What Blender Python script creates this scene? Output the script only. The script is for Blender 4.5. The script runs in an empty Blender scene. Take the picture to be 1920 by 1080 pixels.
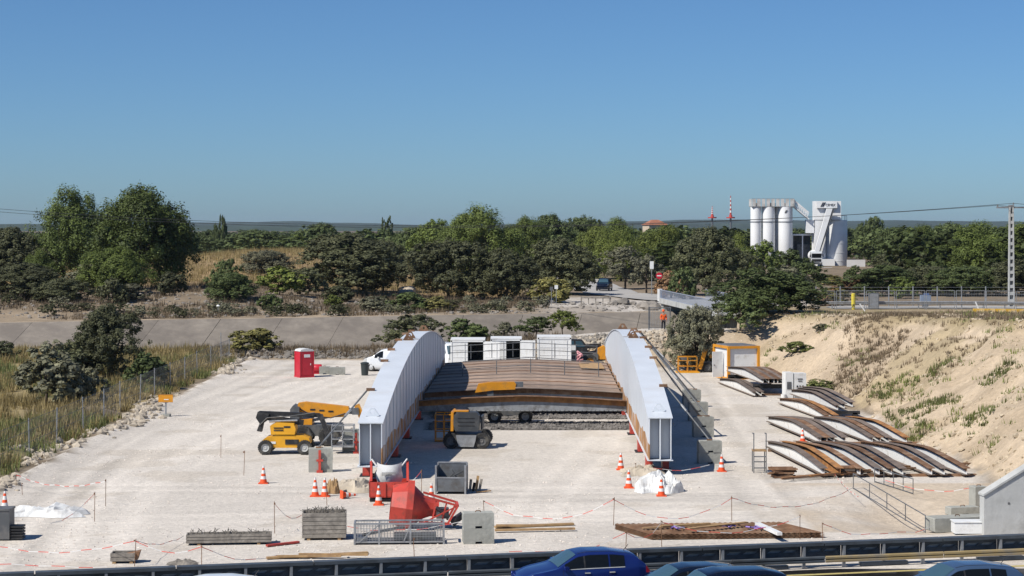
import bpy, bmesh, math, random
import numpy as np
from mathutils import Vector, Matrix
SC = bpy.context.scene
COL = SC.collection
R = math.radians
# ------------------------------------------------------------------ camera, sky, sun, exposure
F, H, HY = 3733.0, 12.0, 425.0            # focal length in photo pixels, eye height, eye-level row
cam = bpy.data.cameras.new('camera'); camo = bpy.data.objects.new('camera', cam); COL.objects.link(camo)
cam.sensor_width = 36; cam.lens = 36 * F / 1920
cam.shift_y = -(540 - HY) / 1920
camo.location = (0, 0, H); camo.rotation_euler = (R(90), 0, 0)
cam.clip_start = 1; cam.clip_end = 20000
SC.camera = camo
SUN_EL, SUN_AZ = 47.0, -125.0              # azimuth clockwise from +Y: the sun stands to the left
W = bpy.data.worlds.new('World'); SC.world = W; W.use_nodes = True
wn = W.node_tree; bg = wn.nodes['Background']
sky = wn.nodes.new('ShaderNodeTexSky'); sky.sky_type = 'NISHITA'; sky.sun_disc = False
sky.sun_elevation = R(SUN_EL); sky.sun_rotation = R(SUN_AZ); sky.altitude = 200
sky.air_density = 0.75; sky.dust_density = 0.5; sky.ozone_density = 10.0
tint = wn.nodes.new('ShaderNodeMix'); tint.data_type = 'RGBA'; tint.blend_type = 'MULTIPLY'
tint.inputs[0].default_value = 1; tint.inputs[7].default_value = (0.85, 0.97, 1.0, 1)
wn.links.new(sky.outputs[0], tint.inputs[6]); wn.links.new(tint.outputs[2], bg.inputs[0])
bg.inputs[1].default_value = 0.095
sd = bpy.data.lights.new('sun', 'SUN'); sd.energy = 4.9; sd.angle = R(0.53); sd.color = (1, .955, .88)
so = bpy.data.objects.new('sun', sd); COL.objects.link(so)
sv = Vector((math.sin(R(SUN_AZ)) * math.cos(R(SUN_EL)), math.cos(R(SUN_AZ)) * math.cos(R(SUN_EL)), math.sin(R(SUN_EL))))
so.rotation_euler = sv.to_track_quat('Z', 'Y').to_euler(); so.location = (-60, 20, 80)
SC.view_settings.view_transform = 'Standard'; SC.view_settings.look = 'None'
SC.view_settings.exposure = 0; SC.view_settings.gamma = 1; SC.view_settings.use_curve_mapping = False
SC.cycles.max_bounces = 5; SC.cycles.diffuse_bounces = 1; SC.cycles.glossy_bounces = 2
SC.cycles.transparent_max_bounces = 6; SC.cycles.caustics_reflective = False; SC.cycles.caustics_refractive = False

rng = np.random.default_rng(7); random.seed(7)
U = random.uniform
def gp(x, y, z=0.0):                       # ground point seen at photo pixel (x, y) at height z
    Y = F * (H - z) / (y - HY)
    return Vector(((x - 960) / F * Y, Y, z))
def px(x, Y): return (x - 960) / F * Y
def pz(y, Y): return H - (y - HY) * Y / F
def ss(a, b, x):
    t = np.clip((np.asarray(x, float) - a) / (b - a), 0, 1); return t * t * (3 - 2 * t)

# ------------------------------------------------------------------ mesh helpers
class MB:
    def __init__(s): s.v = []; s.f = []; s.m = []; s.sm = []
    def add(s, vs, fs, m=0, smooth=False):
        n = len(s.v); s.v += [tuple(p) for p in vs]
        for q in fs: s.f.append(tuple(i + n for i in q)); s.m.append(m); s.sm.append(smooth)
        return s
    def box(s, c, d, rz=0, ry=0, rx=0, m=0):
        hx, hy, hz = d[0] / 2, d[1] / 2, d[2] / 2
        M = Matrix.Rotation(rz, 3, 'Z') @ Matrix.Rotation(ry, 3, 'Y') @ Matrix.Rotation(rx, 3, 'X')
        vs = [Vector(c) + M @ Vector((x * hx, y * hy, z * hz)) for z in (-1, 1) for y in (-1, 1) for x in (-1, 1)]
        return s.add(vs, [(0, 2, 3, 1), (4, 5, 7, 6), (0, 1, 5, 4), (2, 6, 7, 3), (0, 4, 6, 2), (1, 3, 7, 5)], m)
    def bar(s, a, b, w, h=None, m=0):      # square bar between two points
        a, b = Vector(a), Vector(b); h = h or w; d = (b - a).normalized()
        up = Vector((0, 0, 1)) if abs(d.z) < .95 else Vector((0, 1, 0))
        x = d.cross(up).normalized(); y = x.cross(d)
        vs = [p + x * i * w / 2 + y * j * h / 2 for p in (a, b) for i, j in ((-1, -1), (1, -1), (1, 1), (-1, 1))]
        return s.add(vs, [(0, 1, 2, 3), (7, 6, 5, 4), (0, 4, 5, 1), (1, 5, 6, 2), (2, 6, 7, 3), (3, 7, 4, 0)], m)
    def cyl(s, a, b, r, r2=None, n=12, m=0, cap=True):
        a, b = Vector(a), Vector(b); r2 = r if r2 is None else r2; d = (b - a).normalized()
        up = Vector((0, 0, 1)) if abs(d.z) < .95 else Vector((0, 1, 0))
        x = d.cross(up).normalized(); y = x.cross(d); k = len(s.v)
        for p, q in ((a, r), (b, r2)):
            for i in range(n):
                t = 2 * math.pi * i / n; s.v.append(tuple(p + (x * math.cos(t) + y * math.sin(t)) * q))
        for i in range(n):
            j = (i + 1) % n; s.f.append((k + i, k + j, k + n + j, k + n + i)); s.m.append(m); s.sm.append(True)
        if cap:
            s.f.append(tuple(k + i for i in range(n - 1, -1, -1))); s.m.append(m); s.sm.append(False)
            s.f.append(tuple(k + n + i for i in range(n))); s.m.append(m); s.sm.append(False)
        return s
    def tube(s, pts, r, n=6, m=0):
        for a, b in zip(pts[:-1], pts[1:]): s.cyl(a, b, r, n=n, m=m, cap=False)
        return s
    def lathe(s, prof, c=(0, 0, 0), axis='Z', n=20, m=0):   # prof: (r, h)
        k = len(s.v); c = Vector(c)
        for r, h in prof:
            for i in range(n):
                t = 2 * math.pi * i / n; p = Vector((r * math.cos(t), r * math.sin(t), h))
                if axis == 'Y': p = Vector((p.x, p.z, p.y))
                if axis == 'X': p = Vector((p.z, p.x, p.y))
                s.v.append(tuple(c + p))
        for q in range(len(prof) - 1):
            for i in range(n):
                j = (i + 1) % n
                s.f.append((k + q * n + i, k + q * n + j, k + q * n + n + j, k + q * n + n + i)); s.m.append(m); s.sm.append(True)
        return s
    def prism(s, poly, y0, y1, m=0, axis='Y'):               # polygon in XZ pushed along Y (or YZ along X)
        n = len(poly)
        if axis == 'Y': vs = [(p[0], y0, p[1]) for p in poly] + [(p[0], y1, p[1]) for p in poly]
        elif axis == 'X': vs = [(y0, p[0], p[1]) for p in poly] + [(y1, p[0], p[1]) for p in poly]
        else: vs = [(p[0], p[1], y0) for p in poly] + [(p[0], p[1], y1) for p in poly]
        fs = [tuple(range(n)), tuple(range(2 * n - 1, n - 1, -1))]
        fs += [(i, i + n, (i + 1) % n + n, (i + 1) % n) for i in range(n)]
        return s.add(vs, fs, m)
    def grid(s, P, m=0, smooth=True):                        # P[i][j] points
        a, b = len(P), len(P[0]); k = len(s.v)
        for row in P: s.v += [tuple(p) for p in row]
        for i in range(a - 1):
            for j in range(b - 1):
                s.f.append((k + i * b + j, k + i * b + j + 1, k + i * b + b + j + 1, k + i * b + b + j)); s.m.append(m); s.sm.append(smooth)
        return s
    def mesh(s, name, fix=True):
        me = bpy.data.meshes.new(name); me.from_pydata(s.v, [], s.f)
        me.polygons.foreach_set('material_index', s.m); me.polygons.foreach_set('use_smooth', s.sm)
        if fix:
            bm = bmesh.new(); bm.from_mesh(me); bmesh.ops.recalc_face_normals(bm, faces=bm.faces); bm.to_mesh(me); bm.free()
        if any(s.sm): me.set_sharp_from_angle(angle=R(38))
        me.update(); return me
def tag(o, label=None, cat=None, group=None, kind=None):
    if label: o['label'] = label
    if cat: o['category'] = cat
    if group: o['group'] = group
    if kind: o['kind'] = kind
    return o
def put(name, mb, mat, parent=None, loc=None, rz=0, label=None, cat=None, group=None, kind=None, fix=True):
    me = mb.mesh(name, fix) if isinstance(mb, MB) else mb
    if not me.materials:
        for q in (mat if isinstance(mat, (list, tuple)) else [mat]): me.materials.append(q)
    o = bpy.data.objects.new(name, me); COL.objects.link(o)
    if parent: o.parent = parent
    if loc is not None: o.location = loc
    o.rotation_euler.z = rz
    return tag(o, label, cat, group, kind)
def thing(name, loc, label, cat, group=None, rz=0):
    o = bpy.data.objects.new(name, None); COL.objects.link(o); o.location = loc; o.rotation_euler.z = rz
    o.empty_display_size = .2
    return tag(o, label, cat, group)
def copy_tree(o, parent=None):
    c = o.copy(); COL.objects.link(c); c.parent = parent
    for ch in list(o.children): copy_tree(ch, c)
    return c
def place(o, loc, rz=0, label=None, group=None, scale=None):
    o.location = loc; o.rotation_euler.z = rz
    if scale: o.scale = scale
    if label: o['label'] = label
    if group: o['group'] = group
    return o

# ------------------------------------------------------------------ materials
def mat(name, col, rough=.6, var=.12, scale=3.0, metal=0, bump=0, bscale=None, dirt=None, dscale=1.2, damt=.5, spec=.4, rnd=0, coat=0):
    m = bpy.data.materials.new(name); m.use_nodes = True; nt = m.node_tree; b = nt.nodes['Principled BSDF']
    L = nt.links.new; N = nt.nodes.new
    b.inputs['Roughness'].default_value = rough; b.inputs['Metallic'].default_value = metal
    b.inputs['Specular IOR Level'].default_value = spec; b.inputs['Coat Weight'].default_value = coat
    tc = N('ShaderNodeTexCoord'); nz = N('ShaderNodeTexNoise'); nz.inputs['Scale'].default_value = scale; nz.inputs['Detail'].default_value = 5
    L(tc.outputs['Object'], nz.inputs['Vector'])
    rp = N('ShaderNodeValToRGB'); L(nz.outputs['Fac'], rp.inputs[0])
    c = Vector(col)
    rp.color_ramp.elements[0].position = .3; rp.color_ramp.elements[1].position = .7
    rp.color_ramp.elements[0].color = (*(c * (1 - var)), 1); rp.color_ramp.elements[1].color = (*(c * (1 + var)), 1)
    out = rp.outputs[0]
    if dirt:
        n2 = N('ShaderNodeTexNoise'); n2.inputs['Scale'].default_value = dscale; n2.inputs['Detail'].default_value = 7; n2.inputs['Roughness'].default_value = .65
        L(tc.outputs['Object'], n2.inputs['Vector'])
        r2 = N('ShaderNodeValToRGB'); L(n2.outputs['Fac'], r2.inputs[0])
        r2.color_ramp.elements[0].position = .62 - damt * .3; r2.color_ramp.elements[1].position = .78 - damt * .2
        mx = N('ShaderNodeMix'); mx.data_type = 'RGBA'; L(r2.outputs[0], mx.inputs[0]); L(out, mx.inputs[6])
        mx.inputs[7].default_value = (*dirt, 1); out = mx.outputs[2]
    if rnd:
        oi = N('ShaderNodeObjectInfo'); mr = N('ShaderNodeMapRange'); L(oi.outputs['Random'], mr.inputs[0])
        mr.inputs[3].default_value = 1 - rnd; mr.inputs[4].default_value = 1 + rnd
        vm = N('ShaderNodeVectorMath'); vm.operation = 'SCALE'; L(out, vm.inputs[0]); L(mr.outputs[0], vm.inputs[3]); out = vm.outputs[0]
    L(out, b.inputs['Base Color'])
    if bump:
        n3 = N('ShaderNodeTexNoise'); n3.inputs['Scale'].default_value = bscale or scale * 4; n3.inputs['Detail'].default_value = 4
        L(tc.outputs['Object'], n3.inputs['Vector']); bp = N('ShaderNodeBump'); bp.inputs['Strength'].default_value = bump; bp.inputs['Distance'].default_value = .05
        L(n3.outputs['Fac'], bp.inputs['Height']); L(bp.outputs[0], b.inputs['Normal'])
    return m
def leafmat(name, col, var=.35):
    m = bpy.data.materials.new(name); m.use_nodes = True; nt = m.node_tree; b = nt.nodes['Principled BSDF']; L = nt.links.new; N = nt.nodes.new
    at = N('ShaderNodeAttribute'); at.attribute_name = 'tone'
    rp = N('ShaderNodeValToRGB'); L(at.outputs['Fac'], rp.inputs[0]); c = Vector(col)
    rp.color_ramp.elements[0].color = (*(c * (1 - var)), 1)
    rp.color_ramp.elements[1].color = (*Vector((c.x * (1 + var * 1.3), c.y * (1 + var * 1.15), c.z * (1 + var * .6))), 1)
    oi = N('ShaderNodeObjectInfo'); mr = N('ShaderNodeMapRange'); L(oi.outputs['Random'], mr.inputs[0]); mr.inputs[3].default_value = .8; mr.inputs[4].default_value = 1.22
    vm = N('ShaderNodeVectorMath'); vm.operation = 'SCALE'; L(rp.outputs[0], vm.inputs[0]); L(mr.outputs[0], vm.inputs[3])
    L(vm.outputs[0], b.inputs['Base Color']); b.inputs['Roughness'].default_value = .6; b.inputs['Specular IOR Level'].default_value = .25
    tr = N('ShaderNodeBsdfTranslucent'); L(vm.outputs[0], tr.inputs[0]); mx = N('ShaderNodeMixShader'); mx.inputs[0].default_value = .22
    L(b.outputs[0], mx.inputs[1]); L(tr.outputs[0], mx.inputs[2]); L(mx.outputs[0], nt.nodes['Material Output'].inputs[0])
    return m
M = dict(
    white=mat('white_steel_paint', (.67, .705, .745), .42, .05, .6, dirt=(.64, .65, .66), dscale=.5, damt=.25),
    webgrey=mat('grey_web_steel', (.30, .31, .32), .5, .1, 1.8, dirt=(.17, .165, .16), dscale=2.2, damt=.6),  # darker grey for lower webs and bottom flanges of the installed cross-beams
    whitep=mat('white_sheet_paint', (.82, .82, .80), .45, .04, 2, dirt=(.6, .57, .52), dscale=1.5, damt=.25),
    rust=mat('rusty_steel', (.20, .105, .055), .85, .35, 2.5, bump=.3, dirt=(.30, .20, .13), dscale=1.2, rnd=.3),
    rustgrey=mat('weathered_brown_steel', (.20, .155, .125), .85, .25, 1.5, bump=.2, dirt=(.13, .10, .085), dscale=.8, rnd=.3),
    rustorange=mat('fresh_rust', (.42, .20, .07), .85, .3, 2, bump=.2, dirt=(.2, .1, .05), dscale=1.5),
    rustband=mat('rust_on_lower_web', (.38, .19, .07), .85, .3, .8, dirt=(.60, .57, .54), dscale=.7, damt=.45),
    conc=mat('block_concrete', (.38, .38, .34), .9, .12, 1.5, bump=.3, bscale=9, dirt=(.28, .28, .25), dscale=2, rnd=.08),
    concl=mat('pale_concrete', (.50, .50, .48), .9, .08, 1.2, bump=.2, bscale=9, dirt=(.38, .38, .36), dscale=1),
    lining=mat('canal_concrete', (.26, .225, .185), .95, .14, .7, bump=.3, bscale=5, dirt=(.18, .155, .13), dscale=.4, damt=.9, rnd=.13),
    red=mat('red_paint', (.55, .065, .045), .5, .15, 2, dirt=(.30, .07, .05), dscale=3, damt=.4),
    loo=mat('red_plastic', (.55, .02, .04), .4, .08, 2),
    orange=mat('orange_machine_paint', (.72, .30, .02), .45, .1, 1.5, dirt=(.45, .23, .06), dscale=2.5, damt=.3),
    yellow=mat('yellow_machine_paint', (.78, .38, .02), .45, .08, 1.5, dirt=(.5, .28, .06), dscale=2.5, damt=.25),
    black=mat('black_steel', (.022, .022, .024), .55, .2, 3, dirt=(.07, .065, .06), dscale=3, damt=.35),
    tyre=mat('tyre_rubber', (.035, .034, .033), .9, .2, 4, dirt=(.16, .15, .13), dscale=2.5, damt=.5),
    grey=mat('dark_grey_plastic', (.10, .105, .11), .55, .1, 2, dirt=(.18, .17, .16), dscale=2),
    rim=mat('pale_rim', (.5, .5, .48), .5, .1, 3),
    galv=mat('galvanised_steel', (.36, .37, .38), .45, .15, 4, metal=.4, dirt=(.25, .25, .25), dscale=3),
    dsteel=mat('dull_steel', (.17, .18, .19), .55, .15, 3, metal=.3, dirt=(.11, .10, .09), dscale=2),
    barrier=mat('barrier_steel', (.10, .115, .13), .5, .15, 1.2, metal=.3, dirt=(.07, .075, .08), dscale=1.5),
    barrust=mat('stained_barrier_steel', (.36, .27, .13), .6, .2, 1, dirt=(.22, .2, .17), dscale=1),
    glass=mat('dark_glass', (.008, .010, .012), .08, .0, 1, spec=.3),
    glassb=mat('windscreen_glass', (.05, .10, .13), .05, .0, 1, spec=.7),
    blue=mat('blue_car_paint', (.012, .028, .16), .22, .04, 1, coat=.6, metal=.3),
    navy=mat('navy_car_paint', (.006, .011, .026), .22, .04, 1, coat=.6, metal=.3),
    steelblue=mat('slate_blue_car_paint', (.07, .12, .21), .25, .04, 1, coat=.6, metal=.3),
    carwhite=mat('white_car_paint', (.75, .77, .78), .25, .03, 1, coat=.4),
    asphalt=mat('asphalt', (.062, .06, .06), .9, .15, .7, bump=.3, bscale=30, dirt=(.085, .08, .078), dscale=.3, damt=.6),
    farroad=mat('worn_asphalt', (.42, .40, .37), .95, .08, .3, dirt=(.34, .33, .31), dscale=.15),
    yline=mat('yellow_line_paint', (.52, .42, .16), .8, .1, 3, dirt=(.2, .18, .12), dscale=3, damt=.3),
    wline=mat('white_line_paint', (.6, .6, .58), .8, .1, 3, dirt=(.2, .2, .2), dscale=3, damt=.3),
    wood=mat('weathered_wood', (.30, .27, .23), .9, .25, 2.5, bump=.3, dirt=(.18, .16, .14), dscale=4),
    timber=mat('timber', (.42, .27, .13), .85, .2, 3, dirt=(.28, .17, .09), dscale=2),
    bark=mat('bark', (.085, .065, .05), .95, .3, 4, bump=.5),
    cone=mat('cone_orange', (.80, .10, .025), .5, .06, 4),
    conew=mat('cone_white', (.75, .74, .72), .5, .05, 4),
    tarp=mat('white_tarp', (.72, .72, .70), .6, .06, 2, dirt=(.5, .48, .45), dscale=2),
    stone=mat('limestone', (.42, .36, .28), .95, .2, 1.5, bump=.4, rnd=.25),
    stoned=mat('grey_stone', (.24, .215, .185), .95, .25, 1.5, bump=.4, rnd=.25),
    hivis=mat('hi_vis_orange', (.90, .13, .02), .7, .05, 6), trousers=mat('dark_trousers', (.03, .03, .04), .9, .1, 6), skin=mat('skin', (.42, .24, .16), .6, .05, 6),
    roof=mat('clay_roof_tiles', (.36, .15, .09), .9, .15, 2), cream=mat('cream_render', (.58, .48, .36), .9, .06, 1),
    grass=leafmat('dry_grass_blades', (.34, .27, .13), .3), weed=leafmat('green_weeds', (.18, .205, .075), .35), straw=leafmat('dead_brush', (.22, .17, .12), .35),
    oak=leafmat('holm_oak_leaves', (.112, .120, .066)), pine=leafmat('pine_needles', (.140, .182, .05)), lpine=leafmat('light_pine_needles', (.165, .20, .052)),
    dpine=leafmat('dark_pine_needles', (.10, .135, .04), .45), olive=leafmat('grey_green_leaves', (.20, .20, .14)), dark=leafmat('deep_green_leaves', (.108, .140, .056)), ygreen=leafmat('yellow_green_leaves', (.24, .225, .085)), dry=leafmat('dry_brown_leaves', (.31, .19, .11)),
)

# ------------------------------------------------------------------ terrain
LAT = rng.random((257, 257))
def vnoise(x, y, s):
    x = np.asarray(x, float) / s + 1000.3; y = np.asarray(y, float) / s + 1000.7
    xi = np.floor(x).astype(int); yi = np.floor(y).astype(int); fx = x - xi; fy = y - yi
    fx = fx * fx * (3 - 2 * fx); fy = fy * fy * (3 - 2 * fy); g = lambda a, b: LAT[a % 257, b % 257]
    return (g(xi, yi) * (1 - fx) + g(xi + 1, yi) * fx) * (1 - fy) + (g(xi, yi + 1) * (1 - fx) + g(xi + 1, yi + 1) * fx) * fy
def fbm(x, y, s, o=4): return sum(vnoise(x, y, s / 2 ** k) * .5 ** k for k in range(o)) / (2 - .5 ** (o - 1))
XL, XR = -23.5, 22.5
def bank_h(X): return .5 + 2.5 * np.clip((np.asarray(X, float) + 14) / 26, 0, 1)
def bank_y(X): return 184 - 12 * ss(-17, 11, X)             # crest of the near canal bank
def far_y(X): return 208.5 + .155 * np.clip(np.asarray(X, float), -90, 60) # top of the far canal lining
def far_h(X): return 2.75 + .0095 * np.clip(np.asarray(X, float), -60, 60)
def crest(Y): return np.clip(4.3 + (175 - np.asarray(Y, float)) * .036, 4.3, 7.4)
def ground(X, Y, detail=True):
    X = np.asarray(X, float); Y = np.asarray(Y, float)
    n1 = fbm(X, Y, 9) - .5; n2 = fbm(X + 71, Y + 13, 2.2) - .5
    z = .05 * n1 * ss(70, 76, Y)
    # left field behind the fence
    lf = ss(XL - .6, XL - 3.5, X)
    z = z + lf * (.35 + .9 * n1 + .35 * n2 + .9 * ss(-30, -60, X)) - .35 * np.exp(-((X - XL + 1.1) / .7) ** 2) * (Y < 182)
    z = z + .22 * np.exp(-((X - XL - .1 + .8 * n1) / .6) ** 2) * (Y < 180) * ss(88, 92, Y)
    # near canal bank with the path on its crest
    yc = bank_y(X); hb = bank_h(X)
    up = ss(-6.5, 0, Y - yc); z = z * (1 - up) + up * (hb + .25 * n2 * (1 - ss(-.5, .5, Y - yc)))
    # embankment on the right
    sl = .6 * (X - XR - 1.2 * n1 + .25 * np.clip(Y - 150, 0, 30)) + .9 * n2 + 1.3 * n1 + 1.15 * (fbm(X * 1.0 + 17, Y * .45, 1.5, 3) - .5)
    emb = np.minimum(np.maximum(sl, 0), crest(Y) + .25 * n1) * ss(77.5, 80.5, Y) 
    emb = emb * (1 - ss(193, 199, Y))
    z = np.maximum(z, np.where(X > 10, emb, 0))
    z = z - .5 * np.exp(-((X - 16.3) / 2.2) ** 2 - ((Y - 83) / 4.) ** 2)
    # canal cut
    fy = far_y(X); fh = far_h(X); yn = np.maximum(yc + 4.5, np.where(X > 21, 196, 0))
    cut = ss(0, 5, Y - yn) * (Y < fy)
    z = np.where(Y < fy, z * (1 - cut) + cut * (-2.3), z)
    slope = fh - (fy - Y) * (fh + 2.3) / 11.5 - .12
    z = np.where((Y > fy - 11.5) & (Y <= fy), np.maximum(z * (1 - cut) + -2.4 * cut, slope), z)
    # land beyond the canal
    rise = 1.5 - 1.5 * ss(-34, -14, X)
    b = fh + .12 * n2 + rise * ss(3.5, 30, Y - fy) + .7 * n1 * ss(3, 15, Y - fy) * (1 - .8 * ss(8, 20, X))
    b = b + 3.6 * np.exp(-((X + 44) / 26) ** 2 - ((Y - 372) / 75) ** 2) - .3 * ss(400, 700, Y) * 4
    z = np.where(Y > fy, b, z)
    z = np.where(Y < 64, -.35, z)
    return z
def road_y(X): return 67.55 + .2299 * np.asarray(X, float)  # foot of the roadside barrier
def band(X, Y, n): t = np.clip(((X - 23.5) * 9.5 + (Y - 139) * 30) / 990, 0, 1.1); d = np.hypot(X - 23.5 - 9.5 * t, (Y - 139 - 30 * t) * .6); return ss(3.2, 1.2, d + 3 * (n - .5))   # dry brush gully on the embankment
def zone(X, Y, Z):
    n1 = fbm(X + 5, Y + 9, 7); n2 = fbm(X + 31, Y + 3, 1.6); n3 = fbm(X * 3, Y, 5); e = (n2 - .5)
    c = lambda r, g, b: np.array([r, g, b])
    gravel = c(.66, .60, .525)[None] * (1 + .14 * (n1 - .5) + .16 * e)[:, None]
    trk = np.exp(-((X + 17 - 4 * np.sin(Y / 22)) / 4.5) ** 2) * ss(80, 95, Y)
    tk = np.zeros_like(X)
    for k, (x0, amp, ph) in enumerate(((-19, 2.5, 0), (-17, 3.2, .25), (-14.5, 3.5, .5), (-21, 1.5, .1), (-12, 5, .8), (14, 1.6, .4), (12.3, 1.2, 1.2), (3, 4, 2.2))):
        for dx in (-.95, .95): tk = tk + (.5 + vnoise(X + k * 9, Y, 8)) * np.exp(-((X - x0 - dx - amp * np.sin(Y / 24 + ph)) / .33) ** 2) * (1 if k % 3 else -1.1)
    for k, (y0, sl_) in enumerate(((84, .08), (86.5, .12), (81, .2), (89, -.04), (91.5, .06))):
        for dy in (-.95, .95): tk = tk + (.4 + vnoise(X, Y + k * 7, 6)) * np.exp(-((Y - y0 - dy - sl_ * X - 1.2 * np.sin(X / 9 + k)) / .38) ** 2) * (-1 if k % 2 else 1) * ss(15, 8, X)
    gravel = gravel * (1 + .12 * np.clip(tk, -1.5, 1.5))[:, None] * (1 + .13 * (fbm(X + 91, Y * .6, 15) - .5))[:, None]
    gravel = gravel * np.where((fbm(X + 15, Y + 77, 3.5) > .62)[:, None], np.array([.90, .885, .86]), 1)
    sand = c(.56, .445, .315)[None] * (1 + .35 * (n1 - .5) + .3 * e)[:, None]
    soil = c(.25, .195, .135)[None] * (1 + .5 * (n1 - .5) + .5 * e)[:, None]
    dryg = c(.33, .26, .135)[None] * (1 + .4 * (n1 - .5) + .4 * e)[:, None]
    green = c(.15, .16, .065)[None] * (1 + .4 * e)[:, None]
    col = soil.copy()
    def mix(col, a, w): w = np.clip(w, 0, 1)[:, None]; return col * (1 - w) + a * w
    site = ss(XL - .5, XL + .4, X + 2.2 * (n2 - .5)) * ss(XR + .8, XR - .8, X + 3 * (n1 - .5)) * (Y < bank_y(X) - 5.2 + 1.5 * e)
    lf = ss(XL - .6, XL - 1.8, X) * (Y < 186)
    col = mix(col, dryg, lf * ss(.3, .45, n1)); col = mix(col, green, lf * ss(.50, .62, fbm(X + 3, Y + 55, 6)) * .8)
    col = mix(col, gravel, site)
    face = ss(-6, -4.5, Y - bank_y(X)) * (Y < bank_y(X)) * (X > XL - 4)
    col = mix(col, sand * .9, face * ss(-2, 6, X)); col = mix(col, soil * 1.3, face * ss(4, -4, X))
    path = ss(-.8, .0, Y - bank_y(X)) * (Y < bank_y(X) + 5)
    col = mix(col, gravel * .86, path * ss(-16, -10, X)); col = mix(col, dryg * .8, path * ss(-12, -18, X))
    emb = (Z > .12) * (X > XR - 3.5) * (Y < 197) * (Y > 76) * np.where(Y > 160, X > 18, True)
    col = mix(col, sand, emb * 1.)
    top = emb * ss(-.9, -.1, Z - crest(Y)) ; col = mix(col, dryg * .9, top * .75)
    col = mix(col, dryg * .85, emb * ss(.58, .68, n1) * .6)
    col = mix(col, c(.33, .25, .165)[None] * (1 + .5 * e)[:, None], emb * band(X, Y, n1) * .5)
    col = mix(col, c(.40, .31, .21)[None] * (1 + .4 * e)[:, None], emb * ss(.52, .6, fbm(X * .6 + 50, Y + 8, 3.5)) * .55)
    col = mix(col, sand * .95, (X > 12) * (X < 24) * (Y < 93) * (Y > 78) * ss(.35, .55, n1) * .7)
    d = Y - far_y(X)
    col = mix(col, sand * .95, (d > 0) * ss(2.8 + 1.2 * e, 2.0 + 1.2 * e, d)); col = mix(col, soil * 1.25, ((d > 2.5) & (d < 14)) * .8)
    col = mix(col, sand * .8, (d > 2) * ss(14, 6, d) * ss(.5, .62, n1) * .5)
    tan = c(.36, .25, .135)[None] * (1 + .4 * e)[:, None]
    col = mix(col, tan, (Y > 262) * (Y < 440) * (X < 0) * ss(.22, .34, fbm(X + 9, Y * .5, 14)))
    col = mix(col, gravel * .8, ss(1, 6, X) * (X < 40) * (d > 3.4 + 2 * e) * ss(56, 44, d) * (.55 + .4 * ss(.35, .5, n1)))
    col = mix(col, soil * .9, (Y > 300) * (X > 0) * .8); col = mix(col, soil * .7, (Y > 440) * 1.)
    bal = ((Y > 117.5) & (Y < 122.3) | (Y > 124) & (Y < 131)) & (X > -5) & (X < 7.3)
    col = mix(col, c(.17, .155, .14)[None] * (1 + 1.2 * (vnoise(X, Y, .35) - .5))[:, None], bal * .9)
    return col
def axis(segs):
    out = []
    for a, b, st in segs: out += list(np.arange(a, b, st))
    a = segs[-1][1]; st = segs[-1][2]
    while a < 9000: out.append(a); st *= 1.25; a += st
    return np.array(out)
xr = axis([(0, 46, .45), (46, 110, 1.2)]); xs = np.concatenate([-axis([(.45, 34, .45), (34, 110, 1.2)])[::-1], xr])
ys = axis([(-40, 60, 10), (60, 64, 1), (64, 130, .45), (130, 196, .55), (196, 320, 1.1), (320, 420, 3)])
GX, GY = np.meshgrid(xs, ys); sh = GX.shape; fx, fy_ = GX.ravel(), GY.ravel(); GZ = ground(fx, fy_)
def npmesh(name, V, Q, smooth=False):
    me = bpy.data.meshes.new(name); V = np.asarray(V, np.float32); Q = np.asarray(Q, np.int32); k = Q.shape[1]
    me.vertices.add(len(V)); me.vertices.foreach_set('co', V.ravel())
    me.loops.add(Q.size); me.loops.foreach_set('vertex_index', Q.ravel())
    me.polygons.add(len(Q)); me.polygons.foreach_set('loop_start', np.arange(0, Q.size, k)); me.polygons.foreach_set('loop_total', np.full(len(Q), k))
    me.polygons.foreach_set('use_smooth', np.full(len(Q), smooth)); me.update(calc_edges=True); me.validate(); return me
ii = np.arange(sh[0] * sh[1]).reshape(sh)
Q = np.stack([ii[:-1, :-1], ii[:-1, 1:], ii[1:, 1:], ii[1:, :-1]], -1).reshape(-1, 4)
gm = npmesh('ground', np.stack([fx, fy_, GZ], -1), Q, True)
at = gm.attributes.new('zone', 'FLOAT_COLOR', 'POINT')
at.data.foreach_set('color', np.concatenate([zone(fx, fy_, GZ), np.ones((len(fx), 1))], 1).astype(np.float32).ravel())
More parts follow.
